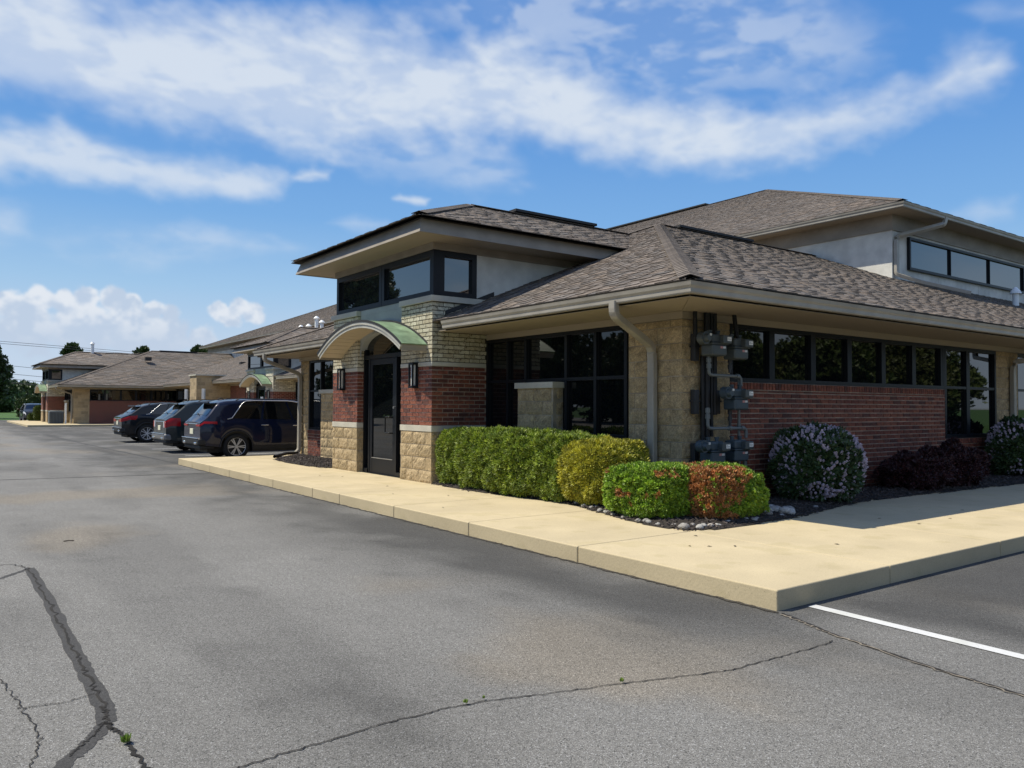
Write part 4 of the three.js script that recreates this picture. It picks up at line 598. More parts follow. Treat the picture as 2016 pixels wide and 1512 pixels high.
{
  const yew = r => { const k = 0.5 + r() * 0.9, n = 0.45 * r(); return [(.17 + n * 0.34) * k, (.25 + n * 0.32) * k, .03 * k]; };
  const yel = r => { const k = 0.5 + r() * 0.9, n = r(); return [(.36 + n * 0.2) * k, (.36 + n * 0.16) * k, .04 * k]; };
  const box = r => { const k = 0.6 + r() * 0.8, n = r(); return [(.16 + n * 0.16) * k, (.28 + n * 0.18) * k, .028 * k]; };
  const L = 'clipped dark green yew mound'; let i = 0;
  for (const [x, z, rx, ry, rz, lb] of [[2.46, -7.82, 0.46, 0.44, 0.5, 'touching the brick entrance pier'], [2.43, -6.98, 0.5, 0.46, 0.55, 'second from the brick entrance pier'], [2.42, -6.1, 0.52, 0.46, 0.56, 'in front of the stone stub pier'], [2.5, -5.3, 0.52, 0.44, 0.52, 'next to the yellow green shrub']]) shrub('yew_hedge', `${L} in the hedge row, ${lb}`, 'hedge', [x, 0.17, z], [rx, ry, rz], { leaf: 'yew', size: 0.062, n: 8000, pow: 5, lump: 0.14, seed: 100 + i++, color: yew, group: 'clipped yews along the front windows' });
  shrub('yew_shrub', 'clipped yellow green shrub beside the stone corner pier and downspout', 'shrub', [2.5, 0.17, -4.52], [0.55, 0.42, 0.52], { leaf: 'yew', size: 0.058, n: 8500, pow: 3.0, lump: 0.16, seed: 111, color: yel });
  shrub('boxwood', 'low clipped bright green boxwood beside the yellow green shrub', 'shrub', [2.2, 0.17, -3.28], [0.5, 0.3, 0.52], { leaf: 'box', size: 0.038, n: 12000, pow: 4.5, lump: 0.13, seed: 112, color: box, dead: (x, y, z) => x < -0.3 && fbm(z * 2.4 + 8, y * 2.4, 3) > 0.6, group: 'low boxwoods at the corner' });
  shrub('boxwood', 'low clipped boxwood with a large patch of dead orange brown leaves', 'shrub', [2.72, 0.17, -2.86], [0.52, 0.3, 0.5], { leaf: 'box', size: 0.038, n: 12500, pow: 4.5, lump: 0.13, seed: 113, color: box, dead: (x, y, z) => x + 0.25 * z - 0.08 + (fbm(z * 2.2 + x, y * 2.2 + 3, 3) - 0.5) * 2.2 < 0, group: 'low boxwoods at the corner' });
  const lil = r => { const k = 0.6 + r() * 0.7; return [.045 * k, .085 * k, .022 * k]; };
  shrub('lilac', 'round flowering lilac with pale purple blossom in front of the brick side wall', 'shrub', [5.22, 0.17, -3.0], [0.62, 0.52, 0.55], { leaf: 'lil', size: 0.075, n: 4200, pow: 2.3, lump: 0.2, seed: 121, color: lil, flowers: 1500 });
  shrub('lilac', 'flowering lilac beside the second stone pier and downspout', 'shrub', [12.3, 0.17, -3.05], [0.75, 0.55, 0.5], { leaf: 'lil', size: 0.075, n: 4200, pow: 2.3, lump: 0.25, seed: 122, color: lil, flowers: 1000 });
  const bar = r => { const k = 0.6 + r() * 0.8; return [.05 * k, .012 * k, .013 * k]; };
  shrub('barberry', 'low spreading dark red barberry, the one nearer the round lilac', 'shrub', [8.15, 0.15, -3.05], [0.72, 0.3, 0.42], { leaf: 'barb', size: 0.06, n: 4200, pow: 2, lump: 0.5, seed: 131, color: bar, group: 'dark red barberries' });
  shrub('barberry', 'low spreading dark red barberry, the taller one toward the tall window', 'shrub', [9.3, 0.15, -3.0], [0.72, 0.34, 0.42], { leaf: 'barb', size: 0.06, n: 4200, pow: 2, lump: 0.5, seed: 132, color: bar, group: 'dark red barberries' });
  const far = r => { const k = 0.6 + r() * 0.8; return [.1 * k, .15 * k, .025 * k]; };
  shrub('clipped_shrub', 'clipped green shrub in front of the farthest canopy', 'shrub', [2.3, 0.1, -72.6], [0.42, 0.62, 0.42], { leaf: 'yew', size: 0.1, n: 1500, pow: 4, seed: 141, color: far });
  shrub('clipped_shrub', 'small low green shrub in front of the farthest canopy', 'shrub', [1.85, 0.1, -73.0], [0.32, 0.3, 0.32], { leaf: 'yew', size: 0.1, n: 900, pow: 3, seed: 142, color: far });
}
{ // sprouts in the cracks
  for (const [x, z, s] of [[-4.33, -0.3, 0.034], [-2.86, 0.19, 0.02], [-2.0, 0.42, 0.02], [-2.75, 0.19, 0.015]]) { const m = add(numbered('weed'), leafGeo(12, s, s * 0.5, 0.4, 8 + Math.round(x * 10)).translate(x, 0.006, z), M(.24, .34, .05, { side: THREE.DoubleSide })); m.userData = { label: 'tiny green weed sprouting from an asphalt crack', category: 'weed', group: 'weeds in the cracks' }; }
}
// ---------------------------------------------------------------- trees
function tree(name, label, [x, y, z], h, rad, o) {
  const t = thing(name, label, 'tree', [x, y, z], 0, o.group); t.userData.own = 1; const r = rng(o.seed), b = o.bole === undefined ? 0.28 : o.bole, ry = h * (1 - b) / 2, cy = h * b + ry;
  const tg = [rod([0, -0.1, 0], [0, h * 0.75, 0], h * 0.022, h * 0.007, 8)], cl = [];
  const nc = o.clumps || 40; for (let i = 0; i < nc; i++) { let d; do d = V(r() * 2 - 1, r() * 2 - 1, r() * 2 - 1); while (d.length() > 1); const l = Math.pow(d.length(), 0.45); d.normalize().multiplyScalar(l); const tap = o.cone ? 1 - 0.75 * (d.y * 0.5 + 0.5) : 1 - 0.25 * Math.max(0, d.y); cl.push(V(d.x * rad * tap, cy + d.y * ry, d.z * rad * tap)); }
  for (const c of cl) if (r() < 0.45) tg.push(rod([0, Math.max(h * b * 0.8, c.y - rad * 0.7), 0], [c.x * 0.85, c.y, c.z * 0.85], h * 0.006, h * 0.0025, 5));
  const tm = add('trunk', tg, M(.09, .07, .055, { map: T.grain }), t);
  const n = o.n, m = new THREE.InstancedMesh(LEAF.tree, GMf, n), ob = new THREE.Object3D(), c = new THREE.Color(), up = V(0, 1, 0);
  for (let k = 0; k < n; k++) { const q = cl[Math.floor(r() * nc)], s = rad * (o.spread || 0.3), g = () => (r() + r() + r() - 1.5) * 1.1; ob.position.set(q.x + g() * s, q.y + g() * s * 0.75, q.z + g() * s); const nn = V(r() - 0.5, r() * 0.8 + 0.1, r() - 0.5).normalize(); ob.quaternion.setFromUnitVectors(up, nn); ob.rotateY(r() * 6.3); ob.scale.setScalar(o.size * (0.7 + r() * 0.6)); ob.updateMatrix(); m.setMatrixAt(k, ob.matrix); const e = 0.6 + r() * 0.8, w = r(); c.setRGB((o.c[0] + w * 0.02) * e, (o.c[1] + w * 0.015) * e, o.c[2] * e); m.setColorAt(k, c); }
  m.name = 'crown'; m.userData.kind = 'stuff'; m.castShadow = m.receiveShadow = true; t.add(m); return t;
}
{
  const G = [.05, .085, .02], D = [.028, .05, .016];
  tree('broadleaf_tree', 'tall dark green tree on the lawn at the edge of the car park', [-0.8, 0, -97], 8.2, 2.7, { n: 6000, size: 0.4, c: [.04, .068, .02], seed: 1, clumps: 60, bole: 0.22, spread: 0.28, cone: 1 });
  let s = 10; for (const [x, z, h, rr] of [[5.5, -168, 4.4, 3.2], [10, -172, 4.6, 3.2], [13.5, -170, 5.0, 3.0], [1, -175, 5.6, 3.6], [8, -184, 5.4, 3.8], [-6, -170, 7, 4.2], [-14, -172, 7, 4.4], [-22, -168, 6.4, 4.2], [-31, -174, 7.4, 4.6], [-40, -170, 6.8, 4.4], [-50, -173, 7.6, 4.6]]) tree('broadleaf_tree', 'mid green tree in the row along the back of the lawn', [x, -0.05, z], h, rr, { n: 2600, size: 0.6, c: [.075, .12, .04], seed: s++, clumps: 30, bole: 0.1, group: 'trees along the back of the lawn' });
  tree('round_bush', 'rounded clipped green tree bush behind the far parked car', [3.1, 0, -90], 2.3, 1.25, { n: 1500, size: 0.2, c: G, seed: 30, clumps: 40, bole: 0.0, spread: 0.2 });
  tree('broadleaf_tree', 'tree top showing above the farthest roof beside the white flue', [9.2, 0, -108], 8.7, 1.3, { n: 2400, size: 0.42, c: G, seed: 31, clumps: 36, bole: 0.25 });
  tree('broadleaf_tree', 'tree top showing above the ridge of the farthest roof', [17.3, 0, -110], 9.2, 1.25, { n: 2400, size: 0.4, c: G, seed: 32, clumps: 36, bole: 0.25 });
  tree('broadleaf_tree', 'tree top showing just above the far end of the upper eave', [24.6, 0, -110], 9.7, 1.4, { n: 2200, size: 0.4, c: G, seed: 33, clumps: 36, bole: 0.25 });
  // woods across the drive, mirrored in the side windows; a shade tree beyond the lot, mirrored in the tower glass
  let q = 50; for (let x = -6; x < 74; x += 5.2) { const jz = (rng(q * 3)() - 0.5) * 5; tree('woodland_tree', 'leafy woodland tree across the grass opposite the brick side wall', [x, -0.05, 27 + jz], 6.6 + (q % 4) * 0.6, 3.9, { n: 5200, size: 0.36, c: q % 3 ? [.06, .09, .018] : [.075, .09, .02], seed: q++, clumps: 46, bole: 0.06, group: 'woods mirrored in the side windows' }); }
  tree('shade_tree', 'spreading shade tree across the lot, mirrored in the tower glass', [-19.5, 0, -56.5], 13.6, 3.1, { n: 6500, size: 0.42, c: [.045, .075, .018], seed: 90, clumps: 60, bole: 0.2, group: 'shade trees across the lot' });
  for (let z = -112; z < 6; z += 6.5) tree('shade_tree', 'leafy tree in the row beyond the lot, mirrored in the front windows', [-44 + ((q * 7) % 5), 0, z], 7.5 + (q % 3), 4.4, { n: 3600, bole: 0.03, size: 0.5, c: [.045, .075, .018], seed: q++, clumps: 50, group: 'shade trees across the lot' });
}

// ---------------------------------------------------------------- gas meters and pipes on the corner pier, lamps, small things
{
  const gm = M(.062, .074, .075, { roughness: 0.5 }), gm2 = M(.045, .066, .08, { roughness: 0.5 }), pg = M(.13, .145, .145, { roughness: 0.45 }), pd = M(.026, .028, .032, { roughness: 0.55 }), blk = M(.008, .008, .009, { roughness: 0.6 });
  const lab = (() => { const c = document.createElement('canvas'); c.width = 128; c.height = 64; const x = c.getContext('2d'); x.fillStyle = '#e8e8e2'; x.fillRect(0, 0, 128, 64); x.fillStyle = '#555'; for (let i = 0; i < 3; i++) x.fillRect(14, 12 + i * 15, i === 0 ? 46 : 98, 6); const t = new THREE.CanvasTexture(c); t.colorSpace = THREE.SRGBColorSpace; return M(1, 1, 1, { map: t, roughness: 0.5 }); })();
  const red = M(.5, .22, .2, { roughness: 0.6 });
  const meter = (x, y, z, m, label, reg) => {
    const t = thing('gas_meter', label, 'gas meter', [x, y, z], 0, 'gas meters on the stone corner pier'); t.userData.own = 1; // origin at the foot of the case
    add('case', [rb(-0.15, 0.15, 0.0, 0.155, -0.11, 0.10, 0.03, 3), rb(-0.135, 0.135, 0.168, 0.29, -0.1, 0.085, 0.03, 3)], m, t).name = 'case';
    add('flange', rb(-0.165, 0.165, 0.15, 0.172, -0.12, 0.11, 0.008), m, t);
    const ix = add('index_box', [rb(0.0, 0.17, 0.165, 0.275, 0.06, 0.16, 0.012)], gm, t); const l1 = add('label_plate', new THREE.PlaneGeometry(0.085, 0.052).translate(0.115, 0.225, 0.162), lab, ix, true);
    add('label_plate', new THREE.PlaneGeometry(0.05, 0.026).translate(0.085, 0.115, 0.1015), lab, t, true); add('tag', new THREE.PlaneGeometry(0.05, 0.03).translate(0.03, 0.115, 0.1015), red, t, true);
    for (const s of [-0.085, 0.085]) add('pipe_union', [rod([s, 0.285, -0.01], [s, 0.33, -0.01], 0.026, 0.026, 8), rod([s, 0.325, -0.01], [s, 0.345, -0.01], 0.036, 0.036, 6)], m, t);
    if (reg) { const g = add('regulator', [rod([-0.25, 0.23, -0.02], [-0.25, 0.23, 0.075], 0.085, 0.085, 20), rod([-0.25, 0.23, 0.075], [-0.25, 0.23, 0.13], 0.06, 0.045, 16), rod([-0.25, 0.23, 0.02], [-0.08, 0.23, 0.02], 0.028, 0.028, 10)], m, t); add('tag', new THREE.PlaneGeometry(0.04, 0.028).translate(-0.23, 0.27, 0.133), lab, g, true); }
  };
  meter(3.4, 2.19, -3.36, gm, 'grey gas meter with round regulator, upper left of the cluster', true); meter(3.86, 2.16, -3.36, gm, 'grey gas meter in front of the strip window, upper right of the cluster', false);
  meter(3.86, 1.47, -3.36, gm2, 'blue grey gas meter with round regulator alone in the middle of the cluster', true);
  meter(3.37, 0.76, -3.36, gm2, 'blue grey gas meter with round regulator, lowest left above the boxwoods', true); meter(3.86, 0.77, -3.36, gm2, 'blue grey gas meter, lowest right beside the brick wall', false);
  const pipe = (label, pts, r, m, bend = 0.05, fit = []) => { const t = thing('gas_pipe', label, 'pipe', [0, 0, 0], 0, 'pipes of the gas meters'); add('pipe_run', tube(pts, r, 10, bend), m, t); for (const [x, y, z, v] of fit) add('coupling', v ? rod([x - 0.03, y, z], [x + 0.03, y, z], r * 1.5, r * 1.5, 10) : rod([x, y - 0.03, z], [x, y + 0.03, z], r * 1.5, r * 1.5, 10), m, t); };
  pipe('grey pipe bending below the upper left meter to the right', [[3.36, 2.2, -3.42], [3.36, 1.94, -3.42], [4.04, 1.935, -3.42], [4.04, 1.8, -3.42]], 0.022, pg, 0.06, [[3.36, 2.14, -3.42], [3.36, 2.06, -3.42], [3.96, 1.936, -3.42, 1]]);
  pipe('grey pipe bending below the middle of the cluster to the right', [[3.335, 1.5, -3.42], [3.335, 1.22, -3.42], [4.15, 1.215, -3.42], [4.15, 1.08, -3.42]], 0.023, pg, 0.06, [[3.335, 1.46, -3.42], [3.335, 1.38, -3.42], [3.8, 1.218, -3.42, 1], [4.06, 1.216, -3.42, 1]]);
  pipe('long straight grey riser beside the brick wall', [[4.045, 1.9, -3.46], [4.045, 0.15, -3.46]], 0.02, pg, 0, [[4.045, 1.25, -3.46]]);
  pipe('short grey riser under the lowest right meter', [[4.12, 0.85, -3.42], [4.12, 0.15, -3.42]], 0.02, pg, 0, [[4.12, 0.72, -3.42]]);
  pipe('dark valve riser under the upper right meter', [[3.8, 2.25, -3.42], [3.8, 1.98, -3.42]], 0.02, pd, 0, [[3.8, 2.15, -3.42], [3.8, 2.06, -3.42]]);
  pipe('dark valve riser under the middle meter', [[3.8, 1.53, -3.42], [3.8, 1.24, -3.42]], 0.02, pd, 0, [[3.8, 1.44, -3.42], [3.8, 1.35, -3.42]]);
  pipe('dark valve riser under the lowest meters', [[3.78, 0.85, -3.42], [3.78, 0.15, -3.42]], 0.02, pd, 0, [[3.78, 0.7, -3.42]]);
  pipe('dark riser under the lowest left meter', [[3.3, 0.8, -3.42], [3.3, 0.15, -3.42]], 0.02, pd, 0, [[3.3, 0.66, -3.42]]);
  pipe('left one of two thick black risers up the pier to the soffit', [[3.5, 2.8, -3.57], [3.5, 0.15, -3.57]], 0.042, blk, 0);
  pipe('right one of two thick black risers up the pier to the soffit', [[3.66, 2.8, -3.57], [3.66, 1.4, -3.57]], 0.036, blk, 0);
  pipe('middle thin black riser between the two thick ones', [[3.585, 2.8, -3.56], [3.585, 1.1, -3.56]], 0.022, blk, 0);
  pipe('thin black riser at the outer edge of the pier', [[3.26, 2.8, -3.57], [3.26, 2.45, -3.57]], 0.03, blk, 0); pipe('black riser in front of the strip window end', [[4.0, 2.8, -3.5], [4.0, 2.45, -3.45]], 0.032, blk, 0); pipe('black riser behind the middle of the pier', [[3.42, 2.2, -3.58], [3.42, 1.0, -3.58]], 0.03, blk, 0);
  for (const [x, y0, y1, l] of [[3.29, 2.13, 2.5, 'beside the upper left meter'], [3.29, 1.41, 1.74, 'at half height on the pier'], [3.73, 1.41, 1.74, 'behind the middle meter'], [3.28, 0.5, 1.02, 'beside the lowest left meter']]) { const t = thing('conduit_box', `narrow dark grey conduit box ${l}`, 'conduit box', [0, 0, 0], 0, 'conduit boxes on the corner pier'); add('box', rb(x - 0.045, x + 0.045, y0, y1, -3.64, -3.56, 0.008), pd, t); add('strap', bx(x - 0.06, x + 0.06, (y0 + y1) / 2, (y0 + y1) / 2 + 0.025, -3.645, -3.553), pd, t); }
}
{ // wall lamps
  const glass = M(.62, .66, .66, { roughness: 0.25 });
  for (const [dx, dz, z, l] of [[0, 0, -8.86, 'on the entrance pier beside the hedge'], [0, 0, -11.94, 'on the entrance pier beyond the door'], [6.955, -27.53, -8.86, 'right of the door of the middle section'], [6.955, -27.53, -11.94, 'left of the door of the middle section']]) {
    const t = thing('wall_lamp', `tall black wall lamp with pale glass ${l}`, 'wall lamp', [1.945 + dx, 1.82, z + dz], 0, 'wall lamps beside the doors'); t.userData.own = 1;
    add('body', [bx(-0.012, 0.01, 0, 0.46, -0.075, 0.075), bx(-0.12, -0.012, 0.42, 0.46, -0.075, 0.075), bx(-0.12, -0.012, 0, 0.04, -0.075, 0.075), bx(-0.12, -0.095, 0.04, 0.42, -0.075, -0.045), bx(-0.12, -0.095, 0.04, 0.42, 0.045, 0.075)], mat.frame, t); add('glass', rod([-0.06, 0.045, 0], [-0.06, 0.415, 0], 0.042, 0.042, 14), glass, t);
  }
}
{ // roof flue on the near slope, drains, condenser, signs, wires
  const f = thing('roof_flue', 'white metal flue with conical cap on the near roof slope', 'flue', [20.8, 4.5, -6.4]); f.userData.own = 1;
  add('pipe', rod([0, -0.05, 0], [0, 0.44, 0], 0.085, 0.085, 14), mat.white_paint, f); add('cap', [rod([0, 0.42, 0], [0, 0.5, 0], 0.16, 0.13, 14), rod([0, 0.5, 0], [0, 0.62, 0], 0.13, 0.03, 14)], mat.white_paint, f); add('boot', rod([0, -0.08, 0], [0, 0.05, 0], 0.2, 0.12, 12), mat.drip, f);
  const d = thing('drain_pipe', 'black drain pipe lying in the mulch behind the low boxwoods', 'pipe'); add('pipe', tube([[3.1, 0.2, -4.1], [3.25, 0.22, -3.6], [3.6, 0.24, -3.2], [3.78, 0.2, -2.75]], 0.06, 12, 0.1), M(.02, .022, .02, { roughness: 0.5 }), d);
  const d2 = thing('drain_pipe', 'thin black drain pipe running from the far downspout over the mulch', 'pipe'); add('pipe', tube([[2.95, 0.22, -17.1], [2.5, 0.24, -16.7], [1.95, 0.21, -16.05]], 0.04, 10, 0.08), M(.012, .012, .012, { roughness: 0.5 }), d2);
  const a = thing('air_conditioner', 'grey metal air conditioner condenser beside the farthest entrance', 'air conditioner', [2.2, 0.03, -61.4]); a.userData.own = 1;
  add('cabinet', rb(-0.45, 0.45, 0.06, 0.98, -0.45, 0.45, 0.05), M(.07, .085, .1, { roughness: 0.5 }), a); for (let i = 0; i < 10; i++) add('louvre', bx(-0.44 + i * 0.09, -0.40 + i * 0.09, 0.14, 0.88, 0.45, 0.462), M(.035, .042, .05), a); add('top_grille', rod([0, 0.98, 0], [0, 1.02, 0], 0.4, 0.36, 20), M(.09, .1, .11), a); add('pad', bx(-0.55, 0.55, 0, 0.06, -0.55, 0.55), mat.concrete, a);
  const sign = (label, x, y, z, h, m) => { const t = thing('sign_post', label, 'sign', [x, y, z]); t.userData.own = 1; add('post', rod([0, 0, 0], [0, h, 0], 0.03, 0.03, 8), mat.steel, t); add('sign_board', rb(-0.17, -0.02, h - 0.6, h, -0.08, -0.06, 0.008), m, t); };
  sign('small white sign on a post beside the stone wing wall', 7.6, 0.155, -47.1, 2.3, mat.white_paint); sign('small white sign on a post between the stone wing wall and the canopy', 7.6, 0.155, -43.3, 2.28, mat.white_paint);
  const ps = thing('utility_post', 'short white utility post beside the farthest downspout', 'post', [2.75, 0.0, -60.9]); ps.userData.own = 1; add('post', rb(-0.06, 0.06, 0, 1.55, -0.06, 0.06, 0.02), mat.white_paint, ps); add('cap', rb(-0.075, 0.075, 1.55, 1.6, -0.075, 0.075, 0.01), mat.white_paint, ps);
  const wm = M(.05, .05, .055); const wire = (l, a, b, sag, r = 0.022) => { const t = thing('power_line', l, 'power line', [0, 0, 0], 0, 'overhead power lines'); const p = []; for (let i = 0; i <= 16; i++) { const u = i / 16; p.push([lerp(a[0], b[0], u), lerp(a[1], b[1], u) - 4 * sag * u * (1 - u), lerp(a[2], b[2], u)]); } add('wire', tube(p, r, 5), wm, t); };
  wire('upper one of the two highest overhead wires above the farthest roof', [-30, 9.9, -100], [40, 6.9, -100], 0.15); wire('lower one of the two highest overhead wires above the farthest roof', [-30, 9.66, -100], [40, 6.66, -100], 0.15);
  for (const [y, n] of [[5.75, 'topmost'], [4.85, 'second'], [4.3, 'third'], [3.85, 'lowest thick']]) wire(`${n} overhead wire between the dark tree and the farthest canopy`, [-20, y + 1.9, -100], [30, y - 2.2, -100], 0.1, n === 'lowest thick' ? 0.045 : 0.022);
}
{ // bits on the pavement
  const tw = M(.05, .038, .028), lf = M(.2, .15, .07, { side: THREE.DoubleSide }); const r = rng(71);
  for (const [x, z] of [[-3.86, -6.3]]) { const t = add(numbered('twig'), tube([[x, 0.009, z], [x + 0.05, 0.012, z - 0.005], [x + 0.1, 0.009, z + 0.01]], 0.006, 5), tw); t.userData = { label: 'short dry twig lying on the open asphalt', category: 'twig', group: 'twigs on the asphalt' }; }
  for (let i = 0; i < 16; i++) { const side = i % 2, x = side ? 0.3 + r() * 1.4 : 1 + r() * 6, z = side ? -12 + r() * 11 : -2 + r() * 1.7; const t = add(numbered('dry_leaf'), tris([[[-0.03, 0, 0], [0, 0.006, 0.014], [0.03, 0.002, 0]], [[-0.03, 0, 0], [0.03, 0.002, 0], [0, 0.006, -0.014]]]).rotateY(r() * 6).translate(x, 0.158, z), i % 3 ? tw : lf); t.userData = { label: 'tiny dry leaf scrap lying on the pale sidewalk', category: 'leaf', group: 'leaf scraps on the sidewalk' }; }
}

// ---------------------------------------------------------------- parked cars (local x = forward, z = right side)
const lin1 = (P, x) => { if (x <= P[0][0]) return P[0][1]; for (let i = 0; i + 1 < P.length; i++) if (x <= P[i + 1][0]) { const t = (x - P[i][0]) / (P[i + 1][0] - P[i][0]); return lerp(P[i][1], P[i + 1][1], t); } return P[P.length - 1][1]; };
function car(name, label, pos, turn, o) {
  const t = thing(name, label, 'car', pos, turn, o.group); t.userData.own = 1;
  const { L, W, H, rw, wr } = o, X = x => x - L / 2, wf = L - o.fo;
  const smoothTop = x => { let s = 0; for (const d of [-0.05, -0.025, 0, 0.025, 0.05]) s += lin1(o.top, clamp(x + d, 0, L)); return s / 5; };
  const belt = x => Math.min(lin1(o.belt, x), smoothTop(x) - 0.03), hw = x => W / 2 * (1 - 0.13 * sm(0.42, 0, x) ** 2 - 0.16 * sm(L - 0.65, L, x) ** 2);
  const bot = x => { let b = lin1(o.bot, x); for (const w of [rw, wf]) { const d = x - w, r = wr * 1.2; if (Math.abs(d) < r) b = Math.max(b, wr + Math.sqrt(r * r - d * d)); } return b; };
  const prof = s => 0.945 + 0.055 * Math.sin(Math.PI * clamp(0.12 + s * 0.76)) - 0.03 * sm(0.82, 1, s);
  const sideP = (x, s, k = 1) => [X(x), lerp(bot(x), belt(x), s), k * hw(x) * prof(s)];
  const roofW = x => hw(x) * lerp(prof(1), o.tuck || 0.76, sm(0, 0.55, smoothTop(x) - belt(x)));
  const glassP = (x, q, k = 1) => { const b = belt(x), e = smoothTop(x) - 0.055; return [X(x), lerp(b, Math.max(b, e), q), k * lerp(hw(x) * prof(1), roofW(x), q)]; };
  const topP = (x, f) => { const e = smoothTop(x); return [X(x), e - 0.055 * Math.pow(Math.abs(f), 3.2), f * roofW(x)]; };
  const grid = (fn, u0, u1, nu, v0, v1, nv, off = 0, flip) => {
    const p = [], P = []; for (let i = 0; i <= nu; i++) for (let j = 0; j <= nv; j++) { const u = lerp(u0, u1, i / nu), v = lerp(v0, v1, j / nv); P.push(V(...fn(u, v))); }
    const g = new THREE.BufferGeometry(), idx = []; for (let i = 0; i < nu; i++) for (let j = 0; j < nv; j++) { const a = i * (nv + 1) + j, b = a + nv + 1; flip ? idx.push(a, a + 1, b, b, a + 1, b + 1) : idx.push(a, b, a + 1, b, b + 1, a + 1); }
    g.setAttribute('position', new THREE.BufferAttribute(new Float32Array(P.flatMap(q => q.toArray())), 3)); g.setIndex(idx); g.computeVertexNormals();
    if (off) { const n = g.attributes.normal, q = g.attributes.position; const c = V(0, 0.8, 0); for (let i = 0; i < q.count; i++) { const N = V(n.getX(i), n.getY(i), n.getZ(i)), w = V(q.getX(i) * 0.6, q.getY(i), q.getZ(i)).sub(c); const s = N.dot(w) < 0 ? -off : off; q.setXYZ(i, q.getX(i) + N.x * s, q.getY(i) + N.y * s, q.getZ(i) + N.z * s); } }
    return g;
  };
  const st = []; for (let x = 0; x < L; x += 0.055) st.push(x); for (const w of [rw, wf]) for (const k of [-1.2, -1.17, 1.17, 1.2]) st.push(w + k * wr); st.push(L); st.sort((a, b) => a - b);
  const ring = x => { const q = []; for (let i = 0; i <= 9; i++) q.push(sideP(x, i / 9)); for (let i = 1; i <= 4; i++) q.push(glassP(x, i / 4)); for (let i = 1; i <= 8; i++) q.push(topP(x, 1 - i / 8)); return q; };
  const pos3 = [], idx = [], N = 22; st.forEach(x => { const r = ring(x); const full = [...r, ...r.slice(0, -1).reverse().map(p => [p[0], p[1], -p[2]])]; pos3.push(...full.flat()); });
  const M2 = N * 2 - 1; for (let i = 0; i + 1 < st.length; i++) for (let j = 0; j + 1 < M2; j++) { const a = i * M2 + j, b = a + M2; idx.push(a, b, a + 1, b, b + 1, a + 1); }
  const capF = []; for (const x of [0, L]) { const r = ring(x), full = [...r, ...r.slice(0, -1).reverse().map(p => [p[0], p[1], -p[2]])], c = [X(x), 0.75, 0]; for (let j = 0; j < full.length; j++) capF.push([c, full[j], full[(j + 1) % full.length]]); }
  const bg = new THREE.BufferGeometry(); bg.setAttribute('position', new THREE.BufferAttribute(new Float32Array(pos3), 3)); bg.setIndex(idx); bg.computeVertexNormals();
  const paint = M(...o.paint, { phys: 1, roughness: 0.5, specularIntensity: 0.15, clearcoat: 0.7, clearcoatRoughness: 0.03, side: THREE.DoubleSide }), glass = M(.006, .007, .008, { phys: 1, roughness: 0.02, ior: 1.7, side: THREE.DoubleSide }), rearGlass = glass, plastic = M(.018, .018, .019, { roughness: 0.6, side: THREE.DoubleSide }), chrome = M(.75, .76, .78, { metalness: 1, roughness: 0.15 }), lampR = M(.3, .006, .008, { phys: 1, roughness: 0.2, specularIntensity: 0.5, side: THREE.DoubleSide }), lampW = M(.7, .7, .72, { phys: 1, roughness: 0.1, clearcoat: 1, side: THREE.DoubleSide }), rubber = M(.012, .012, .012, { roughness: 0.85 }), alloy = M(.62, .63, .65, { metalness: 0.5, roughness: 0.35 });
  add('body', bg, paint, t); add('end_panel', tris(capF.slice(0, capF.length / 2)), paint, t); add('end_panel', tris(capF.slice(capF.length / 2)), paint, t);
  add('underbody', [bx(X(0.25), X(L - 0.25), 0.2, 0.62, -W * 0.33, W * 0.33), bx(X(rw + wr * 1.25), X(wf - wr * 1.25), 0.22, 0.5, -W * 0.46, W * 0.46), bx(X(0.3), X(L - 0.3), 0.6, 0.8, -W * 0.45, W * 0.45)], plastic, t);
  // glass: side windows with slanted ends, rear window, windscreen
  for (const k of [1, -1]) {
    const [a, b] = o.win, ends = q => [a + o.slA * q, b - o.slB * q], cuts = [0, ...o.pillars, 1];
    for (let i = 0; i + 1 < cuts.length; i++) { const w = add('side_window', grid((u, q) => { const [e0, e1] = ends(q); return glassP(lerp(e0, e1, lerp(cuts[i] + (i ? 0.012 : 0), cuts[i + 1] - (i + 2 < cuts.length ? 0.012 : 0), u)), q, k); }, 0, 1, 10, 0.1, 0.93, 5, 0.006), glass, t); }
    const tr_ = []; for (let i = 0; i <= 18; i++) { const u = i / 18, [e0, e1] = ends(0.98); tr_.push(glassP(lerp(e0, e1, u), 0.98, k)); } const [l0] = ends(0.06); const full = [glassP(l0 - 0.1, 0.05, k), glassP(l0, 0.06, k), ...tr_].map(p => [p[0], p[1], p[2] + k * 0.012]);
    add('chrome_trim', tube(full, 0.012, 6), M(.7, .71, .73, { metalness: 0.4, roughness: 0.3 }), t); 
    // doors, handles, sill, arch trim
    for (const [d0, d1] of o.doors) { const d = add('door', grid((x, s) => sideP(x, s, k), d0, d1, 10, 0.1, 0.99, 8, 0.004), paint, t); const hx = d0 + 0.12, p = sideP(hx + 0.1, 0.86, k); add('door_handle', rb(p[0] - 0.1, p[0] + 0.1, p[1] - 0.012, p[1] + 0.014, p[2] - 0.012 + k * 0.018, p[2] + 0.012 + k * 0.018, 0.008), chrome, d); }
    add('sill_trim', grid((x, s) => sideP(x, s, k), rw + wr * 1.22, wf - wr * 1.22, 12, 0.0, 0.14, 3, 0.012), plastic, t);
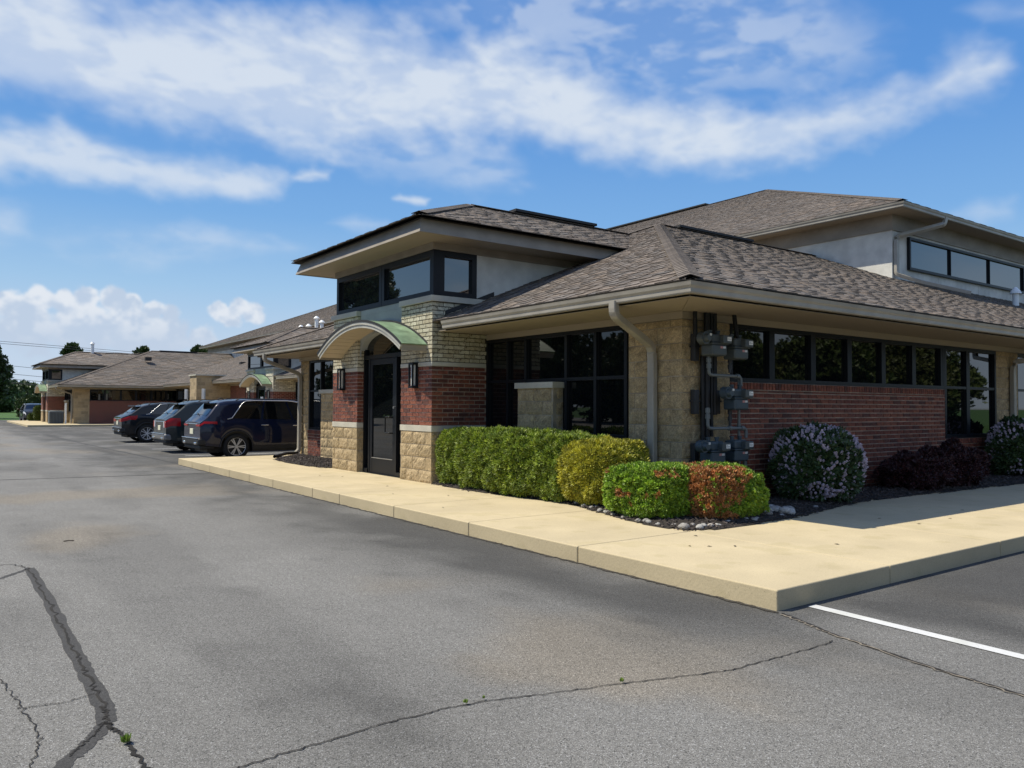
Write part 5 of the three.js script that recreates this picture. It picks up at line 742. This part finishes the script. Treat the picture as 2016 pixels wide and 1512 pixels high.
    for (const w of [rw, wf]) { const q = []; for (let i = 0; i <= 20; i++) { const a2 = Math.PI * i / 20, r = wr * 1.22; const x = w + r * Math.cos(a2); q.push([X(x), wr + r * Math.sin(a2) * 0.99, k * (hw(x) * 0.985)]); } add('arch_trim', tube(q, 0.022, 6), plastic, t); }
    add('roof_rail', tube([topP(1.0, 0.86 * k), topP(1.1, 0.86 * k).map((v, i) => i === 1 ? v + 0.05 : v), topP(wf - 1.25, 0.86 * k).map((v, i) => i === 1 ? v + 0.05 : v), topP(wf - 1.15, 0.86 * k)], 0.016, 6, 0.06), o.rail || plastic, t);
    const mp = glassP(o.win[1] - 0.12, 0.1, k); add('mirror', rb(mp[0] - 0.06, mp[0] + 0.06, mp[1] - 0.02, mp[1] + 0.12, mp[2] + k * 0.02, mp[2] + k * 0.2, 0.03), paint, t);
    // lamps
    const [s0, s1] = o.tail; add('tail_lamp', [grid((x, s) => sideP(x, s, k), 0.0, o.tailLen, 8, s0, s1, 4, 0.012), rb(X(-0.014), X(0.03), lerp(bot(0), belt(0), s0), lerp(bot(0), belt(0), s1), k * W / 2 * o.tailIn, k * hw(0) * 0.985, 0.008)], lampR, t);
    if (o.reverse) add('reverse_lamp', rb(X(-0.02), X(0.02), lerp(bot(0), belt(0), s0), lerp(bot(0), belt(0), s1), k * W / 2 * (o.tailIn - 0.03), k * W / 2 * (o.tailIn + 0.08), 0.008), lampW, t);
    add('head_lamp', grid((x, s) => sideP(x, s, k), L - 0.5, L - 0.05, 6, 0.66, 0.9, 3, 0.01), lampW, t);
    for (const w of [rw, wf]) { // wheels
      const wh = add('wheel', (() => { const pr = []; for (const [r, z] of [[0.66, 0.1], [0.72, 0.115], [0.86, 0.12], [0.96, 0.1], [1, 0.06], [1, -0.06], [0.96, -0.1], [0.7, -0.11]]) pr.push(new THREE.Vector2(r * wr, z)); return new THREE.LatheGeometry(pr, 36).rotateX(Math.PI / 2); })(), rubber, t); wh.name = 'wheel'; wh.position.set(X(w), wr, k * (W / 2 - 0.13)); if (k < 0) wh.rotation.y = Math.PI;
      const sp = []; const n = o.spokes; for (let i = 0; i < n; i++) { const a2 = 2 * Math.PI * i / n; for (const e of o.split) { const g = new THREE.BoxGeometry(wr * 0.6, wr * 0.07, 0.022).translate(wr * 0.37, 0, 0.085); g.rotateZ(a2 + e); sp.push(g); } }
      sp.push(new THREE.TorusGeometry(wr * 0.68, wr * 0.03, 6, 32).translate(0, 0, 0.095), rod([0, 0, 0.06], [0, 0, 0.105], wr * 0.13, wr * 0.11, 16)); add('rim', sp, alloy, wh); add('brake_disc', rod([0, 0, -0.02], [0, 0, 0.03], wr * 0.62, wr * 0.62, 24), plastic, wh);
    }
  }
  const [r0, r1] = o.rear; add('rear_window', grid((x, f) => topP(x, f), r0, r1, 8, -0.84, 0.84, 10, 0.008), rearGlass, t);
  add('windscreen', grid((x, f) => topP(x, f), o.screen[0], o.screen[1], 8, -0.86, 0.86, 10, 0.008), glass, t);
  const sx = r1 + 0.02; add('spoiler', grid((u, f) => { const p = topP(sx, f * 0.9); return [p[0] - u * 0.22, p[1] + 0.02 - u * 0.012 + 0.0, p[2]]; }, 0, 1, 3, -1, 1, 10), paint, t); add('spoiler_edge', rb(X(sx) - 0.24, X(sx) - 0.2, smoothTop(sx) - 0.03, smoothTop(sx) + 0.008, -roofW(sx) * 0.86, roofW(sx) * 0.86, 0.01), paint, t);
  add('rear_wiper', tube([topP(r0 - 0.02, 0.02), topP(r0 + 0.02, -0.25)].map(p => [p[0] - 0.02, p[1] + 0.02, p[2]]), 0.012, 5), plastic, t);
  add('rear_bumper', rb(X(-0.06), X(0.32), 0.4, 0.6, -W * 0.455, W * 0.455, 0.06, 4), o.bump || plastic, t); add('bumper_trim', rb(X(-0.072), X(0.1), 0.585, 0.612, -W * 0.43, W * 0.43, 0.01), chrome, t); add('lower_bumper', rb(X(0.0), X(0.4), 0.3, 0.41, -W * 0.43, W * 0.43, 0.04, 3), plastic, t);
  for (const k of [1, -1]) add('exhaust_tip', rb(X(-0.075), X(0.05), 0.42, 0.5, k * W * 0.3 - 0.1, k * W * 0.3 + 0.1, 0.03, 3), chrome, t);
  add('licence_plate', rb(X(-0.02), X(0.05), 0.7, 0.85, -0.16, 0.16, 0.008), M(.68, .66, .5, { roughness: 0.5 }), t); add('tailgate_strip', rb(X(-0.016), X(0.05), o.strip - 0.06, o.strip - 0.035, -W * 0.3, W * 0.3, 0.01), chrome, t);
  add('front_bumper', rb(X(L - 0.3), X(L + 0.05), 0.3, 0.6, -W * 0.42, W * 0.42, 0.06, 3), plastic, t); add('grille', rb(X(L - 0.1), X(L + 0.03), 0.6, 0.82, -W * 0.3, W * 0.3, 0.03), plastic, t);
  add('antenna', tube([topP(0.85, 0), topP(0.8, 0).map((v, i) => i === 1 ? v + 0.06 : v), topP(0.68, 0).map((v, i) => i === 1 ? v + 0.02 : v)], 0.015, 6), plastic, t);
  return t;
}
{
  const base = { tuck: 0.76, group: 'cars parked nose in along the set back section' };
  car('parked_car', 'dark navy three row car with long chrome window trim, parked next to the sidewalk', [3.27, 0, -19.35], 0, { ...base, L: 4.95, W: 1.88, H: 1.7, rw: 0.95, fo: 0.9, wr: 0.36, paint: [.0045, .009, .03], top: [[0, 1.02], [.03, 1.07], [.09, 1.11], [.47, 1.58], [.7, 1.645], [1.5, 1.7], [2.5, 1.695], [3.05, 1.6], [3.75, 1.13], [4.0, 1.08], [4.6, 1.0], [4.86, .88], [4.95, .62]], belt: [[0, 1.1], [.6, 1.1], [1.5, 1.06], [4, 1.0], [4.95, .9]], bot: [[0, .42], [.5, .36], [1.5, .28], [4, .28], [4.95, .38]], win: [0.78, 3.62], slA: 0.42, slB: 0.55, pillars: [0.3, 0.63], doors: [[1.5, 2.38], [2.41, 3.4]], tail: [0.84, 0.93], tailLen: 0.42, tailX: [0.055, 0.09], tailIn: 0.45, rear: [0.19, 0.47], screen: [3.15, 3.7], spokes: 6, split: [-0.12, 0.12], strip: 1.03 });
  car('parked_car', 'dark green grey car with large red tail lamps between two other parked cars', [3.2, 0, -23.2], 0, { ...base, L: 4.8, W: 1.9, H: 1.68, rw: 0.98, fo: 0.88, wr: 0.36, paint: [.012, .02, .024], top: [[0, 1.03], [.03, 1.08], [.12, 1.13], [.6, 1.55], [.85, 1.63], [1.5, 1.68], [2.4, 1.67], [2.95, 1.58], [3.6, 1.13], [3.9, 1.08], [4.5, .98], [4.7, .86], [4.8, .6]], belt: [[0, 1.12], [.6, 1.12], [1.5, 1.07], [4, 1.0], [4.8, .9]], bot: [[0, .42], [.5, .36], [1.5, .28], [4, .28], [4.8, .38]], win: [0.9, 3.5], slA: 0.3, slB: 0.55, pillars: [0.3, 0.63], doors: [[1.45, 2.3], [2.33, 3.3]], tail: [0.62, 0.95], tailLen: 0.4, tailX: [0.05, 0.1], tailIn: 0.62, reverse: 1, rear: [0.24, 0.58], screen: [3.05, 3.55], spokes: 5, split: [-0.15, 0.15], strip: 1.02, bump: M(.2, .2, .2, { roughness: 0.4, metalness: 0.4 }) });
  car('parked_car', 'black car with curved chrome side window outline and silver spoke wheels, parked beyond the others', [3.27, 0, -31.3], 0, { ...base, L: 4.55, W: 1.86, H: 1.6, rw: 0.92, fo: 0.88, wr: 0.36, paint: [.006, .008, .012], top: [[0, 1.0], [.06, 1.05], [.25, 1.12], [.7, 1.45], [1.0, 1.54], [1.6, 1.6], [2.2, 1.59], [2.75, 1.5], [3.4, 1.1], [3.7, 1.05], [4.25, .95], [4.46, .83], [4.55, .6]], belt: [[0, 1.12], [.6, 1.12], [1.5, 1.06], [4, .98], [4.55, .9]], bot: [[0, .4], [.5, .34], [1.5, .28], [4, .28], [4.55, .38]], win: [0.95, 3.3], slA: 0.5, slB: 0.55, pillars: [0.25, 0.6], doors: [[1.42, 2.2], [2.23, 3.15]], tail: [0.72, 0.92], tailLen: 0.55, tailX: [0.08, 0.16], tailIn: 0.35, rear: [0.36, 0.7], screen: [2.85, 3.35], spokes: 5, split: [-0.22, 0.22], strip: 0.98 });
  car('parked_car', 'dark car facing forward beyond the farthest building corner', [2.25, -0.02, -77], -Math.PI / 2, { ...base, group: undefined, L: 4.6, W: 1.86, H: 1.6, rw: 0.92, fo: 0.88, wr: 0.35, paint: [.02, .026, .035], top: [[0, 1.0], [.06, 1.05], [.25, 1.12], [.7, 1.45], [1.0, 1.54], [1.6, 1.6], [2.2, 1.59], [2.75, 1.5], [3.4, 1.1], [3.7, 1.05], [4.3, .95], [4.5, .83], [4.6, .6]], belt: [[0, 1.12], [.6, 1.12], [1.5, 1.06], [4, .98], [4.6, .9]], bot: [[0, .4], [.5, .34], [1.5, .28], [4, .28], [4.6, .38]], win: [0.95, 3.3], slA: 0.5, slB: 0.55, pillars: [0.25, 0.6], doors: [[1.42, 2.2], [2.23, 3.15]], tail: [0.72, 0.92], tailLen: 0.55, tailX: [0.08, 0.16], tailIn: 0.35, rear: [0.36, 0.7], screen: [2.85, 3.35], spokes: 5, split: [-0.22, 0.22], strip: 0.98 });
}
scene.traverse(o => { delete o.userData.own; });
renderer.render(scene, camera);
